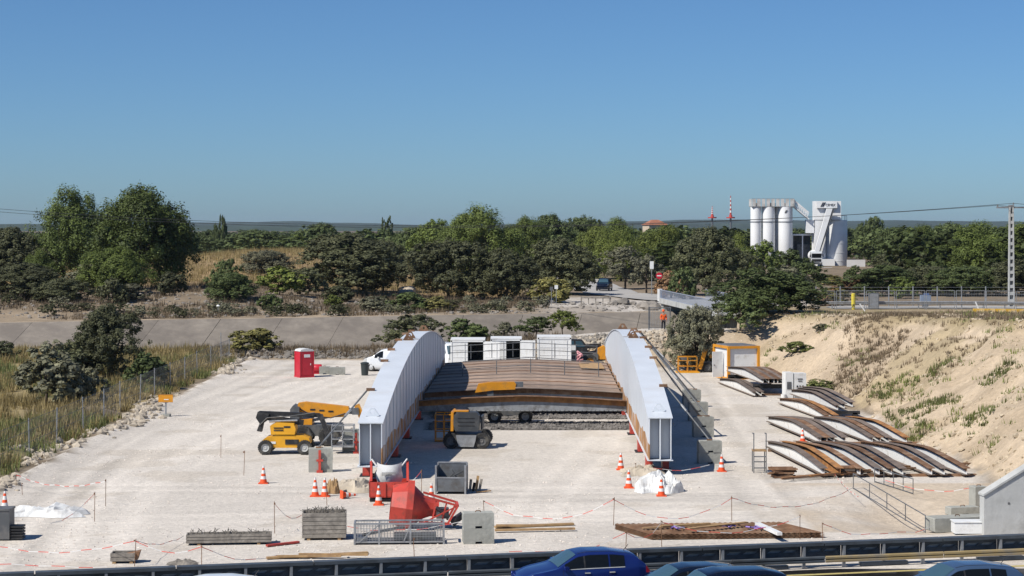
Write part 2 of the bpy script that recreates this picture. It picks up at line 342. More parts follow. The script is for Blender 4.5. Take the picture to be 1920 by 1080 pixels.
def ground_mat():
    m = bpy.data.materials.new('earth_and_gravel'); m.use_nodes = True; nt = m.node_tree; L = nt.links.new; N = nt.nodes.new; b = nt.nodes['Principled BSDF']
    a = N('ShaderNodeAttribute'); a.attribute_name = 'zone'; tc = N('ShaderNodeTexCoord')
    n = N('ShaderNodeTexNoise'); n.inputs['Scale'].default_value = 3.2; n.inputs['Detail'].default_value = 8; n.inputs['Roughness'].default_value = .72; L(tc.outputs['Object'], n.inputs[0])
    r = N('ShaderNodeMapRange'); L(n.outputs['Fac'], r.inputs[0]); r.inputs[1].default_value = .3; r.inputs[2].default_value = .7; r.inputs[3].default_value = .80; r.inputs[4].default_value = 1.17
    v = N('ShaderNodeTexVoronoi'); v.inputs['Scale'].default_value = 11; L(tc.outputs['Object'], v.inputs['Vector'])
    r2 = N('ShaderNodeMapRange'); L(v.outputs['Color'], r2.inputs[0]); r2.inputs[3].default_value = .93; r2.inputs[4].default_value = 1.06
    mu = N('ShaderNodeMath'); mu.operation = 'MULTIPLY'; L(r.outputs[0], mu.inputs[0]); L(r2.outputs[0], mu.inputs[1])
    s = N('ShaderNodeVectorMath'); s.operation = 'SCALE'; L(a.outputs['Color'], s.inputs[0]); L(mu.outputs[0], s.inputs[3]); L(s.outputs[0], b.inputs['Base Color'])
    b.inputs['Roughness'].default_value = .95; b.inputs['Specular IOR Level'].default_value = .15
    bp = N('ShaderNodeBump'); bp.inputs['Strength'].default_value = .5; bp.inputs['Distance'].default_value = .16; L(n.outputs['Fac'], bp.inputs['Height']); L(bp.outputs[0], b.inputs['Normal'])
    return m
M['ground'] = ground_mat()
put('ground', gm, M['ground'], kind='structure')
def gz(x, y): return float(ground(np.array([x]), np.array([y]))[0])
def on(x, y, z=0.0):                       # pixel on the level yard
    p = gp(x, y, z); p.z = gz(p.x, p.y); return p
# hills on the horizon
hb = MB()
for Yh, amp, base, seed in ((6200, 20, 24, 3), (4200, 10, 12, 40)):
    X = np.arange(-2600, 2601, 30.); zt = base + amp * (fbm(X + seed * 50, X * 0 + seed, 520) - .5) * 2 + 2.5 * (fbm(X, X * 0 + seed, 60) - .5)
    hb.grid([[(x, Yh, -30) for x in X], [(x, Yh + 50, z * .6) for x, z in zip(X, zt)], [(x, Yh + 260, z) for x, z in zip(X, zt)], [(x, Yh + 900, z - 25) for x, z in zip(X, zt)]])
M['hill'] = mat('wooded_hills', (.035, .055, .04), .95, .35, .02)
put('hills', hb, M['hill'], kind='structure', fix=False)

# ------------------------------------------------------------------ motorway, canal lining, far road
ang = math.atan(.2299); u = Vector((math.cos(ang), math.sin(ang), 0)); nrm = Vector((-math.sin(ang), math.cos(ang), 0)); B0 = Vector((0, 67.55, 0))
def along(t, off, z=0): return B0 + u * t + nrm * off + Vector((0, 0, z))
rd = MB(); rd.grid([[along(t, o, .0) for o in (-34, -.3)] for t in np.linspace(-60, 60, 13)], smooth=False); put('motorway', rd, M['asphalt'], kind='structure')
def stripe(name, off, w, t0, t1, m):
    put(name, MB().grid([[along(t, off - w / 2, .005), along(t, off + w / 2, .005)] for t in np.linspace(t0, t1, 8)], smooth=False), M[m], kind='structure')
stripe('edge_line', -1.25, .26, -50, 50, 'yline')
for k in range(-6, 8): stripe('lane_line', -4.75, .16, k * 9.5 + .2, k * 9.5 + 3.6, 'wline')
for k in range(-3, 6): stripe('lane_line', -8.25, .16, k * 9.5 + 3, k * 9.5 + 6, 'yline')
lin = bpy.data.objects.new('canal_lining', None); COL.objects.link(lin); lin['kind'] = 'structure'
for k in range(-19, 6):
    x0, x1 = k * 6.2 + 1.2 + .02, k * 6.2 + 7.4 - .02; b = MB()
    P = lambda x, s: Vector((x - s * 2.1, float(far_y(x)) - 11.5 * s, float(far_h(x)) - (float(far_h(x)) + 2.3) * s))
    up = Vector((0, -.3, 1)).normalized() * .1
    top = [P(x0, 0) , P(x1, 0), P(x1, 1), P(x0, 1)]; j = Vector((0, 0, U(-.015, .015)))
    b.add([p + up + j for p in top] + [p - up for p in top], [(0, 3, 2, 1), (4, 5, 6, 7), (0, 1, 5, 4), (1, 2, 6, 5), (2, 3, 7, 6), (3, 0, 4, 7)])
    put('concrete_panel', b, M['lining'], lin)
def ribbon(name, pts, w, m, dz=.06, n=40):
    pts = [Vector(p) for p in pts]; P = []
    for i in range(n + 1):
        t = i / n * (len(pts) - 1); k = min(int(t), len(pts) - 2); f = t - k; p = pts[k].lerp(pts[k + 1], f); d = (pts[k + 1] - pts[k]).normalized(); q = Vector((-d.y, d.x, 0))
        P.append([Vector((p.x + q.x * s * w / 2, p.y + q.y * s * w / 2, max(gz(p.x + q.x * s * w / 2, p.y + q.y * s * w / 2), gz(p.x, p.y)) + dz)) for s in (-1, -.5, 0, .5, 1)])
    put(name, MB().grid(P), M[m], kind='structure')
ribbon('far_road', [(30, 228, 0), (20, 245, 0), (13.5, 272, 0), (12.5, 300, 0), (11, 345, 0), (9, 400, 0)], 7.5, 'farroad', .1)
ribbon('embankment_road', [(30, 187.5, 0), (48, 187.5, 0), (75, 186, 0)], 6, 'farroad', .06)

# ------------------------------------------------------------------ stuff: stones, grass, weeds
def rocks(name, P, S, m, label=None):
    ico = [(0, 0, 1), (.89, 0, .45), (.28, .85, .45), (-.72, .53, .45), (-.72, -.53, .45), (.28, -.85, .45), (.72, .53, -.45), (-.28, .85, -.45), (-.89, 0, -.45), (-.28, -.85, -.45), (.72, -.53, -.45), (0, 0, -1)]
    fa = [(0, 1, 2), (0, 2, 3), (0, 3, 4), (0, 4, 5), (0, 5, 1), (1, 6, 2), (2, 7, 3), (3, 8, 4), (4, 9, 5), (5, 10, 1), (2, 6, 7), (3, 7, 8), (4, 8, 9), (5, 9, 10), (1, 10, 6), (11, 7, 6), (11, 8, 7), (11, 9, 8), (11, 10, 9), (11, 6, 10)]
    P = np.asarray(P); S = np.asarray(S); n = len(P); I = np.array(ico)[None] * rng.uniform(.65, 1.25, (n, 12, 1)) * (S[:, None, None] * rng.uniform(.6, 1.2, (n, 1, 3)))
    a = rng.uniform(0, 6.28, n); c, s = np.cos(a)[:, None], np.sin(a)[:, None]
    V = np.stack([I[..., 0] * c - I[..., 1] * s, I[..., 0] * s + I[..., 1] * c, I[..., 2] * .75], -1) + P[:, None]
    T = (np.array(fa)[None] + (np.arange(n) * 12)[:, None, None]).reshape(-1, 3)
    return put(name, npmesh(name, V.reshape(-1, 3), T), m, kind='stuff', label=label)
def scatter(n, x0, x1, y0, y1, cond=None):
    X = rng.uniform(x0, x1, n); Y = rng.uniform(y0, y1, n)
    if cond is not None: k = cond(X, Y); X, Y = X[k], Y[k]
    return X, Y, ground(X, Y)
X, Y, Z = scatter(30000, XL, XR, 70, 178, lambda X, Y: (Y > road_y(X) + 1) & (fbm(X + 40, Y, 6) > .5) & (rng.random(len(X)) < .55))
M['gravelstone'] = mat('pale_gravel_stone', (.66, .59, .51), .95, .25, 1.3)
rocks('gravel_stones', np.stack([X, Y, Z], -1), rng.uniform(.02, .06, len(X)), M['gravelstone'], 'loose pale gravel stones scattered over the yard')
t = rng.uniform(0, 1, 900); Y = 90 + 92 * t; X = XL - .5 + rng.normal(0, .55, 900) + .8 * np.sin(Y / 6)
k = fbm(X, Y, 5) > .46; X, Y = X[k], Y[k]
rocks('edge_rubble', np.stack([X, Y, ground(X, Y)], -1), rng.uniform(.08, .42, len(X)) ** 1.1, M['stone'], 'pale limestone rubble along the left edge of the gravel yard')
X = rng.uniform(-26, 9, 1700); Y = bank_y(X) - rng.uniform(.2, 4.6, 1700)
rocks('bank_riprap', np.stack([X, Y, ground(X, Y)], -1), rng.uniform(.1, .34, len(X)), M['stoned'], 'grey-brown riprap stones on the canal bank face')
X = rng.uniform(5, 14, 500); Y = bank_y(X) - rng.uniform(.2, 3, 500)
rocks('bank_stones', np.stack([X, Y, ground(X, Y)], -1), rng.uniform(.08, .3, len(X)), M['stone'], 'pale stones below the path behind the right girder')
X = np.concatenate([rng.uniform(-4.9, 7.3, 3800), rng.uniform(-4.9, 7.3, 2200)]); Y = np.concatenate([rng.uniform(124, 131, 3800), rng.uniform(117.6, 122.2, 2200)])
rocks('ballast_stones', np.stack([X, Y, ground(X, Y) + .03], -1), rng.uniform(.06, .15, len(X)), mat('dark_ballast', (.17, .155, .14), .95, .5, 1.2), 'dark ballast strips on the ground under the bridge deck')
M['sandstone'] = mat('sandy_clods', (.50, .41, .29), .95, .2, 1.3)
X, Y, Z = scatter(7000, XR - 1, 48, 79, 178, lambda X, Y: (ground(X, Y) > .15) & (fbm(X, Y, 4) > .48))
rocks('slope_stones', np.stack([X, Y, Z], -1), rng.uniform(.05, .24, len(X)) ** 1.1, M['sandstone'], 'sandy stones strewn over the right embankment')
X, Y, Z = scatter(1500, -75, 20, 208, 240, lambda X, Y: Y > far_y(X) + 3)
rocks('far_bank_stones', np.stack([X, Y, Z], -1), rng.uniform(.08, .35, len(X)), M['stoned'], 'grey-brown stones on the scrubby far canal bank')
def tufts(name, X, Y, Z, hgt, wid, nb, m, label):
    n = len(X); hgt = np.broadcast_to(hgt, n)
    a = rng.uniform(0, 6.28, (n, nb)); r = rng.uniform(0, wid, (n, nb)); bx = X[:, None] + np.cos(a) * r; by = Y[:, None] + np.sin(a) * r
    h = hgt[:, None] * rng.uniform(.5, 1.2, (n, nb)); le = h * rng.uniform(.1, .6, (n, nb)); d = rng.uniform(0, 6.28, (n, nb)); w = rng.uniform(.02, .05, (n, nb))
    z = np.broadcast_to(Z[:, None], (n, nb)); cx, cy = np.cos(d), np.sin(d)
    V = np.stack([np.stack([bx - cy * w, by + cx * w, z - .05], -1), np.stack([bx + cy * w, by - cx * w, z - .05], -1), np.stack([bx + cx * le, by + cy * le, z + h], -1)], 2)
    T = np.arange(n * nb * 3).reshape(-1, 3); me = npmesh(name, V.reshape(-1, 3), T)
    tn = np.repeat(np.clip(rng.normal(.5, .22, n), 0, 1), nb * 3); me.attributes.new('tone', 'FLOAT', 'POINT').data.foreach_set('value', tn.astype(np.float32))
    return put(name, me, m, kind='stuff', label=label)
c = lambda X, Y: fbm(X, Y, 7) > .38
X, Y, Z = scatter(9000, -60, XL - 1, 90, 186, c); tufts('dry_grass', X, Y, Z, rng.uniform(.3, .9, len(X)), .35, 12, M['grass'], 'straw-coloured dry grass in the field left of the yard')
X, Y, Z = scatter(7000, -60, XL - .8, 90, 186, lambda X, Y: fbm(X + 3, Y + 55, 6) > .49); tufts('green_weeds', X, Y, Z, rng.uniform(.3, .8, len(X)), .4, 12, M['weed'], 'green weeds among the dry grass left of the yard')
X, Y, Z = scatter(4200, XR - .5, 50, 80, 178, lambda X, Y: (ground(X, Y) > .3) & ((fbm(X + 5, Y + 9, 7) > .60) | (ground(X, Y) > crest(Y) - .6))); tufts('slope_dry_grass', X, Y, Z, rng.uniform(.1, .36, len(X)), .35, 10, M['straw'], 'dry grass growing on the right embankment')
X, Y, Z = scatter(6500, XR - 1, 44, 128, 178, lambda X, Y: (band(X, Y, fbm(X, Y, 4)) > .5)); tufts('gully_brush', X, Y, Z, rng.uniform(.12, .4, len(X)), .3, 9, M['straw'], 'brown dry brush in the gully of the right embankment')
X, Y, Z = scatter(1700, XR - 2, 46, 82, 178, lambda X, Y: (ground(X, Y) > .1) & (fbm(X + 33, Y + 5, 5) > .60)); tufts('slope_weeds', X, Y, Z, rng.uniform(.12, .42, len(X)), .45, 12, M['weed'], 'green weeds in clumps on the right embankment')
X, Y, Z = scatter(9000, -80, 30, 206, 262, lambda X, Y: (Y > far_y(X) + 3.2) & (fbm(X, Y, 6) > .45) & (X < 4)); tufts('far_bank_scrub', X, Y, Z, rng.uniform(.2, .8, len(X)), .5, 10, M['straw'], 'dead brown brush on the far canal bank')
X, Y, Z = scatter(9000, -95, 2, 262, 430); tufts('tall_dry_grass', X, Y, Z, rng.uniform(.4, 1.1, len(X)), .7, 9, M['grass'], 'tall tan grass on the rise behind the scrub')
X = rng.uniform(-30, 4, 900); Y = bank_y(X) + rng.uniform(-4, 4, 900); tufts('bank_weeds', X, Y, ground(X, Y), rng.uniform(.2, .7, 900), .4, 10, M['straw'], 'dry weeds along the near canal bank')

# ------------------------------------------------------------------ trees and shrubs
def crown_mesh(name, kind, n_cl, n_leaf, leaf, seed):
    g = np.random.default_rng(seed); V = []; tone = []
    nl = dict(pine=17, oak=10, bush=6, open=8, cypress=5)[kind]
    ld = g.normal(size=(nl, 3)); ld[:, 2] = np.abs(ld[:, 2]) * (1.1 if kind == 'pine' else .7) - .15; ld /= np.linalg.norm(ld, axis=1)[:, None]; la = g.uniform(.14, .36, nl) if kind == 'pine' else g.uniform(.12, .34, nl)
    K = dict(pine=15, oak=14, bush=7, open=9, cypress=0)[kind]; sub = []
    for k in range(K):
        a_ = g.uniform(0, 6.283); h_ = (k + .5) / K; ro = (.36 * math.sqrt(max(.05, 1 - (max(h_ - .25, 0) / .85) ** 2))) * g.uniform(.65, 1.0) if k < K - 2 else g.uniform(0, .12)
        rs = g.uniform(.13, .21) * (1.25 if kind == 'bush' else 1.22 if kind == 'oak' else 1); sub.append((np.array([math.cos(a_) * ro, math.sin(a_) * ro, .13 + .70 * h_ + g.uniform(-.05, .05)]), rs))
    for k in range(n_cl):
        d = g.normal(size=3); d /= np.linalg.norm(d)
        if kind in ('pine', 'open') and d[2] < -.6: d[2] *= -.6
        lobe = .74 + np.max(la * np.clip((ld @ d - .62) / .38, 0, 1)) - .10 * g.random()
        r = lobe * (g.uniform(.80, 1.04) if g.random() < .72 else g.uniform(.3, .8))
        if kind == 'cypress': c = np.array([d[0] * .45 * r, d[1] * .45 * r, .5 + d[2] * .5 * r])
        elif kind == 'pine': c = np.array([d[0] * .5 * r, d[1] * .5 * r, .48 + d[2] * .52 * r])
        elif kind == 'open': c = np.array([d[0] * .5 * r, d[1] * .5 * r, .50 + d[2] * .48 * r]) + g.normal(size=3) * .04
        else: c = np.array([d[0] * .5 * r, d[1] * .5 * r, .40 + d[2] * (.60 if d[2] > 0 else .42) * r])
        if kind in ('oak', 'bush', 'pine') and k % 4 == 0: hz_ = g.uniform(.03, .40); q = d[:2] / (np.linalg.norm(d[:2]) + 1e-6) * (.34 + .14 * hz_ / .4) * lobe * g.uniform(.5, 1.05); c = np.array([q[0], q[1], hz_])
        if kind in ('oak', 'pine', 'bush', 'open') and k % 7:
            sc_, rs = sub[k % K]; d[2] = d[2] * .8 + .25; d /= np.linalg.norm(d); c = sc_ + d * rs * g.uniform(.78, 1.05) * (np.array([1, 1, 1.35]) if kind == 'pine' else np.array([1, 1, 1.1]))
        c[2] = max(c[2], .02)
        rc = g.uniform(.028, .06) * (1.15 if kind == 'bush' else 1.25 if kind == 'pine' else 1.0); n = int(n_leaf * g.uniform(.6, 1.4))
        dd = g.normal(size=(n, 3)); dd /= np.linalg.norm(dd, axis=1)[:, None]; st = np.array([1, 1, 1.5]) if kind == 'pine' else np.array([1, 1, 1.1])
        p = c + dd * rc * st * g.uniform(.5, 1.1, (n, 1))
        nn = dd * .8 + d * .6 + g.normal(size=(n, 3)) * .42 + np.array([0, 0, .25]); nn /= np.linalg.norm(nn, axis=1)[:, None]
        a = np.cross(nn, g.normal(size=(n, 3))); a /= np.linalg.norm(a, axis=1)[:, None]; b = np.cross(nn, a)
        s = leaf * g.uniform(.5, 1.25, (n, 1)); ar = .6 if kind == 'pine' else .75
        V.append(np.stack([p - a * s, p - b * s * ar, p + a * s, p + b * s * ar], 1).reshape(-1, 3)); tone.append(np.repeat(np.clip(g.uniform(.15, .85) + g.normal(0, .15, n), 0, 1), 4))
    V = np.concatenate(V); V[:, 2] = np.maximum(V[:, 2], .0); me = npmesh(name, V, np.arange(len(V)).reshape(-1, 4))
    me.attributes.new('tone', 'FLOAT', 'POINT').data.foreach_set('value', np.concatenate(tone).astype(np.float32))
    hx = np.percentile(np.abs(V[:, :2]), 98.6) * 2; hz = np.percentile(V[:, 2], 99.7); me.transform(Matrix.Diagonal((1 / hx, 1 / hx, 1 / hz, 1)))
    return me
def trunk_mesh(name, seed, h=.6, r=.022, forks=5):
    g = random.Random(seed); b = MB(); p = Vector((0, 0, -.03)); q = Vector((g.uniform(-.03, .03), g.uniform(-.03, .03), h * .4)); b.cyl(p, q, r * 1.3, r, 8)
    for k in range(forks):
        a = k * 6.28 / forks + g.uniform(-.4, .4); e = q + Vector((math.cos(a) * g.uniform(.12, .25), math.sin(a) * g.uniform(.12, .25), h * g.uniform(.4, .75)))
        b.cyl(q, e, r * .7, r * .25, 6)
    b.cyl(q, (0, 0, h * 1.15), r, r * .3, 6)
    return b.mesh(name)
CR = {}
for kd, sp in dict(pine=('pine', 800, 62, .0125), oak=('oak', 680, 54, .0145), olive=('open', 230, 34, .022), bush=('bush', 190, 32, .034), lbush=('bush', 170, 32, .034), cypress=('cypress', 160, 30, .03)).items():
    CR[kd] = [crown_mesh('crown', sp[0], sp[1], sp[2], sp[3], 11 * i + len(kd) * 7 + ord(kd[0])) for i in range(4 if kd in ('oak', 'pine') else 3)]
    for me in CR[kd]: me.materials.append(M['oak'])
TR = [trunk_mesh('trunk', s) for s in range(3)]
for t in TR: t.materials.append(M['bark'])
def tree(name, shape, m, cx, top, w, Y, label, cat='tree', group=None):
    X = px(cx, Y); z = gz(X, Y) - .1; h = max(pz(top, Y) - z, .6); wd = 1.12 * w / F * Y
    t = thing(name, (X, Y, z), label, cat, group, U(0, 6.28))
    c = put('crown', random.choice(CR[shape]), M[m], t); lift = .10 if shape == 'olive' and name != 'shrub' else (.07 if name.startswith('holm') and h > 4 else .0)
    c.scale = (wd, wd, h * (1 - lift)); c.location.z = h * lift
    c.material_slots[0].link = 'OBJECT'; c.material_slots[0].material = M[m]
    tk = put('trunk', random.choice(TR), M['bark'], t); s = min(wd, h); tk.scale = (s, s, h)
    return t
TREES = [
 ('umbrella_pine','pine','dpine',118,355,132,270,'tall dark pine behind and left of the biggest pine'),
 ('umbrella_pine','pine','dpine',256,352,180,250,'biggest broad pine at the far left of the canal bank'),
 ('young_pine','pine','pine',215,466,125,238,'light green young pine in front of the biggest pine'),
 ('young_pine','pine','pine',75,470,60,246,'small bright pine at the left foot of the tall pines'),
 ('holm_oak','oak','oak',25,428,120,266,'dark holm oak at the left picture edge behind the scrub'),
 ('holm_oak','oak','oak',48,494,140,228,'wide dark holm oak on the far canal bank at the left edge'),
 ('holm_oak','oak','oak',118,522,90,223,'low holm oak just right of the one at the left edge'),
 ('shrub','bush','olive',165,496,75,240,'grey-green shrub under the tall left pines'),
 ('shrub','bush','oak',212,522,50,221,'narrow dark shrub above the canal left of the shaded hollow'),
 ('shrub','bush','olive',245,532,75,224,'low shrub in the shade right of the narrow dark shrub'),
 ('holm_oak','bush','oak',318,510,55,232,'round holm oak bush right of the biggest pine'),
 ('holm_oak','oak','dark',432,512,95,226,'dark holm oak bush by the thin marker post on the canal bank'),
 ('small_tree','olive','dark',425,486,55,238,'thin small tree rising behind the bush by the marker post'),
 ('shrub','lbush','lpine',524,500,80,240,'bright yellow-green young pine bush on the far bank'),
 ('holm_oak','oak','olive',500,470,95,296,'grey holm oak on the tan grass rise'),
 ('holm_oak','bush','oak',578,504,55,246,'small holm oak right of the bright pine bush'),
 ('holm_oak','oak','oak',650,438,185,264,'very large dark holm oak in the middle of the far bank'),
 ('holm_oak','oak','oak',718,450,75,275,'holm oak merging with the right side of the largest one'),
 ('shrub','bush','oak',632,536,60,240,'low shrub at the foot of the largest holm oak'),
 ('shrub','bush','dark',505,552,50,218,'small dark shrub beside the canal path below the bright pine bush'),
 ('shrub','bush','olive',700,556,70,222,'low olive shrub beside the canal path left of centre'),
 ('shrub','bush','dark',765,548,75,222,'dark low shrub beside the canal path near the centre'),
 ('shrub','lbush','ygreen',815,556,60,221,'yellowish low shrub beside the canal path near the centre'),
 ('shrub','lbush','lpine',625,552,30,221,'tiny bright green shrub beside the canal path'),
 ('holm_oak','oak','oak',842,452,155,254,'large holm oak above the left arch of the bridge'),
 ('holm_oak','oak','oak',950,468,120,250,'holm oak right of the one above the left arch'),
 ('holm_oak','oak','oak',1048,448,122,266,'large holm oak left of the far road and dark car'),
 ('shrub','bush','ygreen',1030,520,80,244,'olive-green shrubs below the oak left of the far road'),
 ('pine','pine','pine',905,388,130,335,'tallest pine behind the central holm oaks'),
 ('pine','pine','pine',870,408,90,350,'pine just left of the tallest central pine'),
 ('umbrella_pine','oak','pine',818,414,95,385,'round-topped pine at the left end of the central wood'),
 ('holm_oak','oak','dark',770,428,90,400,'dark tree left of the round-topped pine'),
 ('pine','pine','pine',985,408,90,370,'pine right of the tallest central pine'),
 ('holm_oak','oak','dark',1035,404,100,400,'dark round tree on the skyline at centre'),
 ('holm_oak','oak','dark',1095,408,80,420,'dark skyline tree right of centre'),
 ('pine','pine','lpine',1120,424,90,345,'bright pine above the oak beside the far road'),
 ('pine','pine','pine',1160,410,80,375,'pine on the skyline left of the red-roofed house'),
 ('pine','pine','lpine',1165,432,85,330,'bright pine above the grey shrubs by the far road'),
 ('pine','pine','dark',1205,440,80,350,'dark pine below the red-roofed house'),
 ('pine','pine','lpine',1250,424,110,335,'wide bright pine right of the red-roofed house'),
 ('small_tree','olive','olive',1172,462,85,290,'grey feathery shrub tree along the far road'),
 ('small_tree','olive','olive',1212,478,60,270,'second grey feathery shrub tree nearer the no-entry sign'),
 ('holm_oak','oak','oak',1332,428,125,262,'large dark holm oak left of the silos'),
 ('shrub','bush','dark',1285,500,50,244,'dark green shrub right of the no-entry sign'),
 ('shrub','lbush','dry',1258,508,50,250,'dry tan bush beside the no-entry sign'),
 ('pine','pine','lpine',1385,440,60,330,'light green pine at the left foot of the silos'),
 ('small_tree','olive','pine',1432,452,70,310,'loose leafy tree in front of the first silos'),
 ('small_tree','olive','dark',1480,468,75,300,'loose leafy tree in front of the third silo'),
 ('holm_oak','oak','dark',1440,505,185,178,'broad dark green tree on the bank right of the footbridge'),
 ('small_tree','oak','olive',1306,576,100,165.5,'grey feathery tree behind the right girder'),
 ('small_tree','olive','dark',1388,556,95,172,'dark tree behind the orange-framed cabin'),
 ('shrub','lbush','ygreen',1545,515,80,300,'olive-brown shrub below the mixer truck'),
 ('shrub','lbush','dry',1602,522,80,255,'reddish brown dead bush left of the right wood'),
 ('shrub','bush','dark',1602,498,35,330,'round green bush in front of the low white wall'),
 ('holm_oak','oak','dark',1655,498,120,252,'dark tree at the left end of the right wood'),
 ('holm_oak','oak','oak',1740,500,120,254,'dark tree in the front row of the right wood, second from its left end'),
 ('holm_oak','oak','dark',1810,500,120,250,'dark tree in the front row of the right wood, left of the pole'),
 ('holm_oak','oak','oak',1905,488,120,250,'dark tree in the front row behind the pole at the right edge'),
 ('shrub','lbush','pine',1690,520,50,244,'bright shrub in the shade of the right wood'),
 ('holm_oak','oak','dark',1634,408,62,480,'dark skyline tree just right of the white tank'),
 ('holm_oak','oak','dark',1680,428,100,360,'dark skyline tree second right of the white tank'),
 ('holm_oak','oak','oak',1690,464,110,300,'dark mid-row tree of the right wood below the skyline'),
 ('pine','pine','pine',1732,424,80,330,'pine standing out of the right wood'),
 ('holm_oak','oak','dark',1780,420,90,380,'skyline tree right of the pine in the right wood'),
 ('pine','pine','pine',1790,452,100,300,'mid-row pine of the right wood'),
 ('pine','pine','pine',1850,418,130,300,'broad pine just left of the pole'),
 ('pine','pine','pine',1915,420,110,310,'pine behind the pole at the right picture edge'),
 ('holm_oak','oak','dark',602,420,80,480,'round green tree on the left skyline'),
 ('holm_oak','oak','pine',560,440,100,470,'paler tree left of the round skyline tree'),
 ('holm_oak','oak','dark',480,432,110,500,'dark tree on the left skyline above the tan rise'),
 ('holm_oak','oak','dark',400,432,90,520,'dark tree below the tall cypress'),
 ('cypress','cypress','dark',418,404,15,510,'tall narrow cypress on the left skyline'),
 ('cypress','cypress','dark',405,420,10,512,'short narrow cypress beside the tall one'),
 ('cedar','cypress','dark',727,407,22,480,'thin ragged cedar on the skyline left of centre'),
 ('holm_oak','oak','dark',690,452,110,420,'tree behind the largest holm oak'),
 ('small_tree','olive','pine',1400,468,80,300,'light leafy tree left of the first silo'),
 ('small_tree','olive','dark',1510,492,70,280,'loose tree in front of the plant shed'),
 ('shrub','bush','olive',1475,500,90,240,'grey shrubs behind the broad bank tree'),
 ('shrub','lbush','ygreen',1565,540,80,225,'yellowish shrub behind the embankment fence'),
 ('shrub','lbush','dry',1545,555,50,215,'tan dry bush behind the embankment fence'),
 ('shrub','bush','dark',1630,515,80,270,'dark shrub right of the dead brown bush'),
 # near side
 ('holm_oak','oak','oak',205,574,125,152,'holm oak with bare trunks in the field left of the yard'),
 ('holm_oak','bush','oak',130,640,85,150,'dark oak bush touching the left of the oak with bare trunks'),
 ('shrub','lbush','olive',85,642,120,133,'large grey-green shrub in the left field near the fence'),
 ('shrub','bush','dark',272,662,85,146,'dark shrub by the fence right of the oak with bare trunks'),
 ('shrub','bush','olive',165,690,60,136,'low shrub between the large grey-green shrub and the fence'),
 ('shrub','bush','oak',8,640,60,168,'dark shrub at the left edge below the canal'),
 ('shrub','bush','weed',32,792,45,117,'small green shrub by the fence in the lower left field'),
 ('shrub','bush','ygreen',485,616,95,184,'yellow-green shrub on the near canal bank left of the red toilet'),
 ('small_tree','olive','oak',778,590,110,180,'dark thin-leaved tree behind the left arch'),
 ('shrub','bush','dark',868,598,85,179,'dark shrub behind the first white container'),
 ('shrub','olive','olive',945,604,42,179,'thin shrub behind the second white container'),
 ('small_tree','olive','dark',1005,594,70,178,'thin green tree behind the middle container'),
 ('small_tree','olive','lpine',1055,582,55,178,'bright green bushy tree behind the third container'),
 ('shrub','bush','weed',1494,640,52,159,'green shrub on the sandy slope behind the cabin'),
 ('shrub','bush','olive',1541,617,36,163,'smaller green shrub higher on the sandy slope'),
 ('shrub','lbush','weed',1540,712,80,142,'low green weeds bush behind the white cabinet'),
]
for t in TREES: tree(*t, cat='tree' if t[0] not in ('shrub',) else 'shrub', group='trees and shrubs of the canal land')
def ray_ground(x, y):                       # terrain point seen at a photo pixel
    Y = np.arange(70, 330, .25); X = (x - 960) / F * Y; zr = H - (y - HY) * Y / F; k = int(np.argmax(ground(X, Y) >= zr)); return float(Y[k])
for x, y, w, lb in ((1690, 722, 46, 'above the second row of beams'), (1655, 735, 34, 'left of the clump above the second row'), (1742, 765, 40, 'right of the second row of beams'), (1690, 788, 36, 'at the far end of the front beams'), (1720, 812, 34, 'beside the front row of beams'), (1835, 782, 34, 'at mid slope near the right edge'), (1772, 752, 36, 'at mid slope above the front beams'), (1765, 690, 30, 'high on the slope'), (1870, 700, 34, 'high on the slope near the right edge')):
    Yc = ray_ground(x, y); n = 24; r = w / F * Yc; a = rng.uniform(0, 6.283, n); q = np.sqrt(rng.uniform(0, 1, n)) * r; cx_, cy_ = px(x, Yc), Yc
    Xw, Yw = np.cos(a) * q * .75, np.sin(a) * q * 1.8; zc = gz(cx_, cy_); o = tufts('weed_clump', Xw, Yw, ground(Xw + cx_, Yw + cy_) - zc, rng.uniform(.12, .42, n), .4, 16, M['weed'], 'green weed clump on the sandy slope ' + lb)
    o.location = (cx_, cy_, zc)
# the far wood that reads as one mass
SCR = {'olive': ([], []), 'oak': ([], [])}
low = [crown_mesh('low', k, 76, 14, .047, 77 + i) for i, k in enumerate(('oak', 'pine', 'oak', 'bush'))]
lowv = []
for me in low:
    v = np.empty(len(me.vertices) * 3, np.float32); me.vertices.foreach_get('co', v); tn = np.empty(len(me.vertices), np.float32); me.attributes['tone'].data.foreach_get('value', tn); lowv.append((v.reshape(-1, 3), tn))
for k in range(150):
    X = U(-75, 4); d = U(4, 34) if not -44 < X < -22 else U(4, 13); Y = float(far_y(X)) + d; v, tn = lowv[3]; w = U(.8, 2.6); h = w * U(.35, .6); a = U(0, 6.28)
    V = v * np.array([w, w, h]); c, s = math.cos(a), math.sin(a); V = np.stack([V[:, 0] * c - V[:, 1] * s + X, V[:, 0] * s + V[:, 1] * c + Y, V[:, 2] + gz(X, Y) - .05], -1)
    q = SCR[random.choice(('olive', 'oak'))]; q[0].append(V); q[1].append(tn)
for m, (VV, TT) in SCR.items():
    V = np.concatenate(VV); wm = npmesh('scrub', V, np.arange(len(V)).reshape(-1, 4)); wm.attributes.new('tone', 'FLOAT', 'POINT').data.foreach_set('value', np.concatenate(TT).astype(np.float32))
    put('far_bank_bushes', wm, M[m], kind='stuff', label='low ' + ('grey-green' if m == 'olive' else 'dark') + ' scrub dotted over the far canal bank')
WOOD = {'dark': ([], []), 'pine': ([], [])}
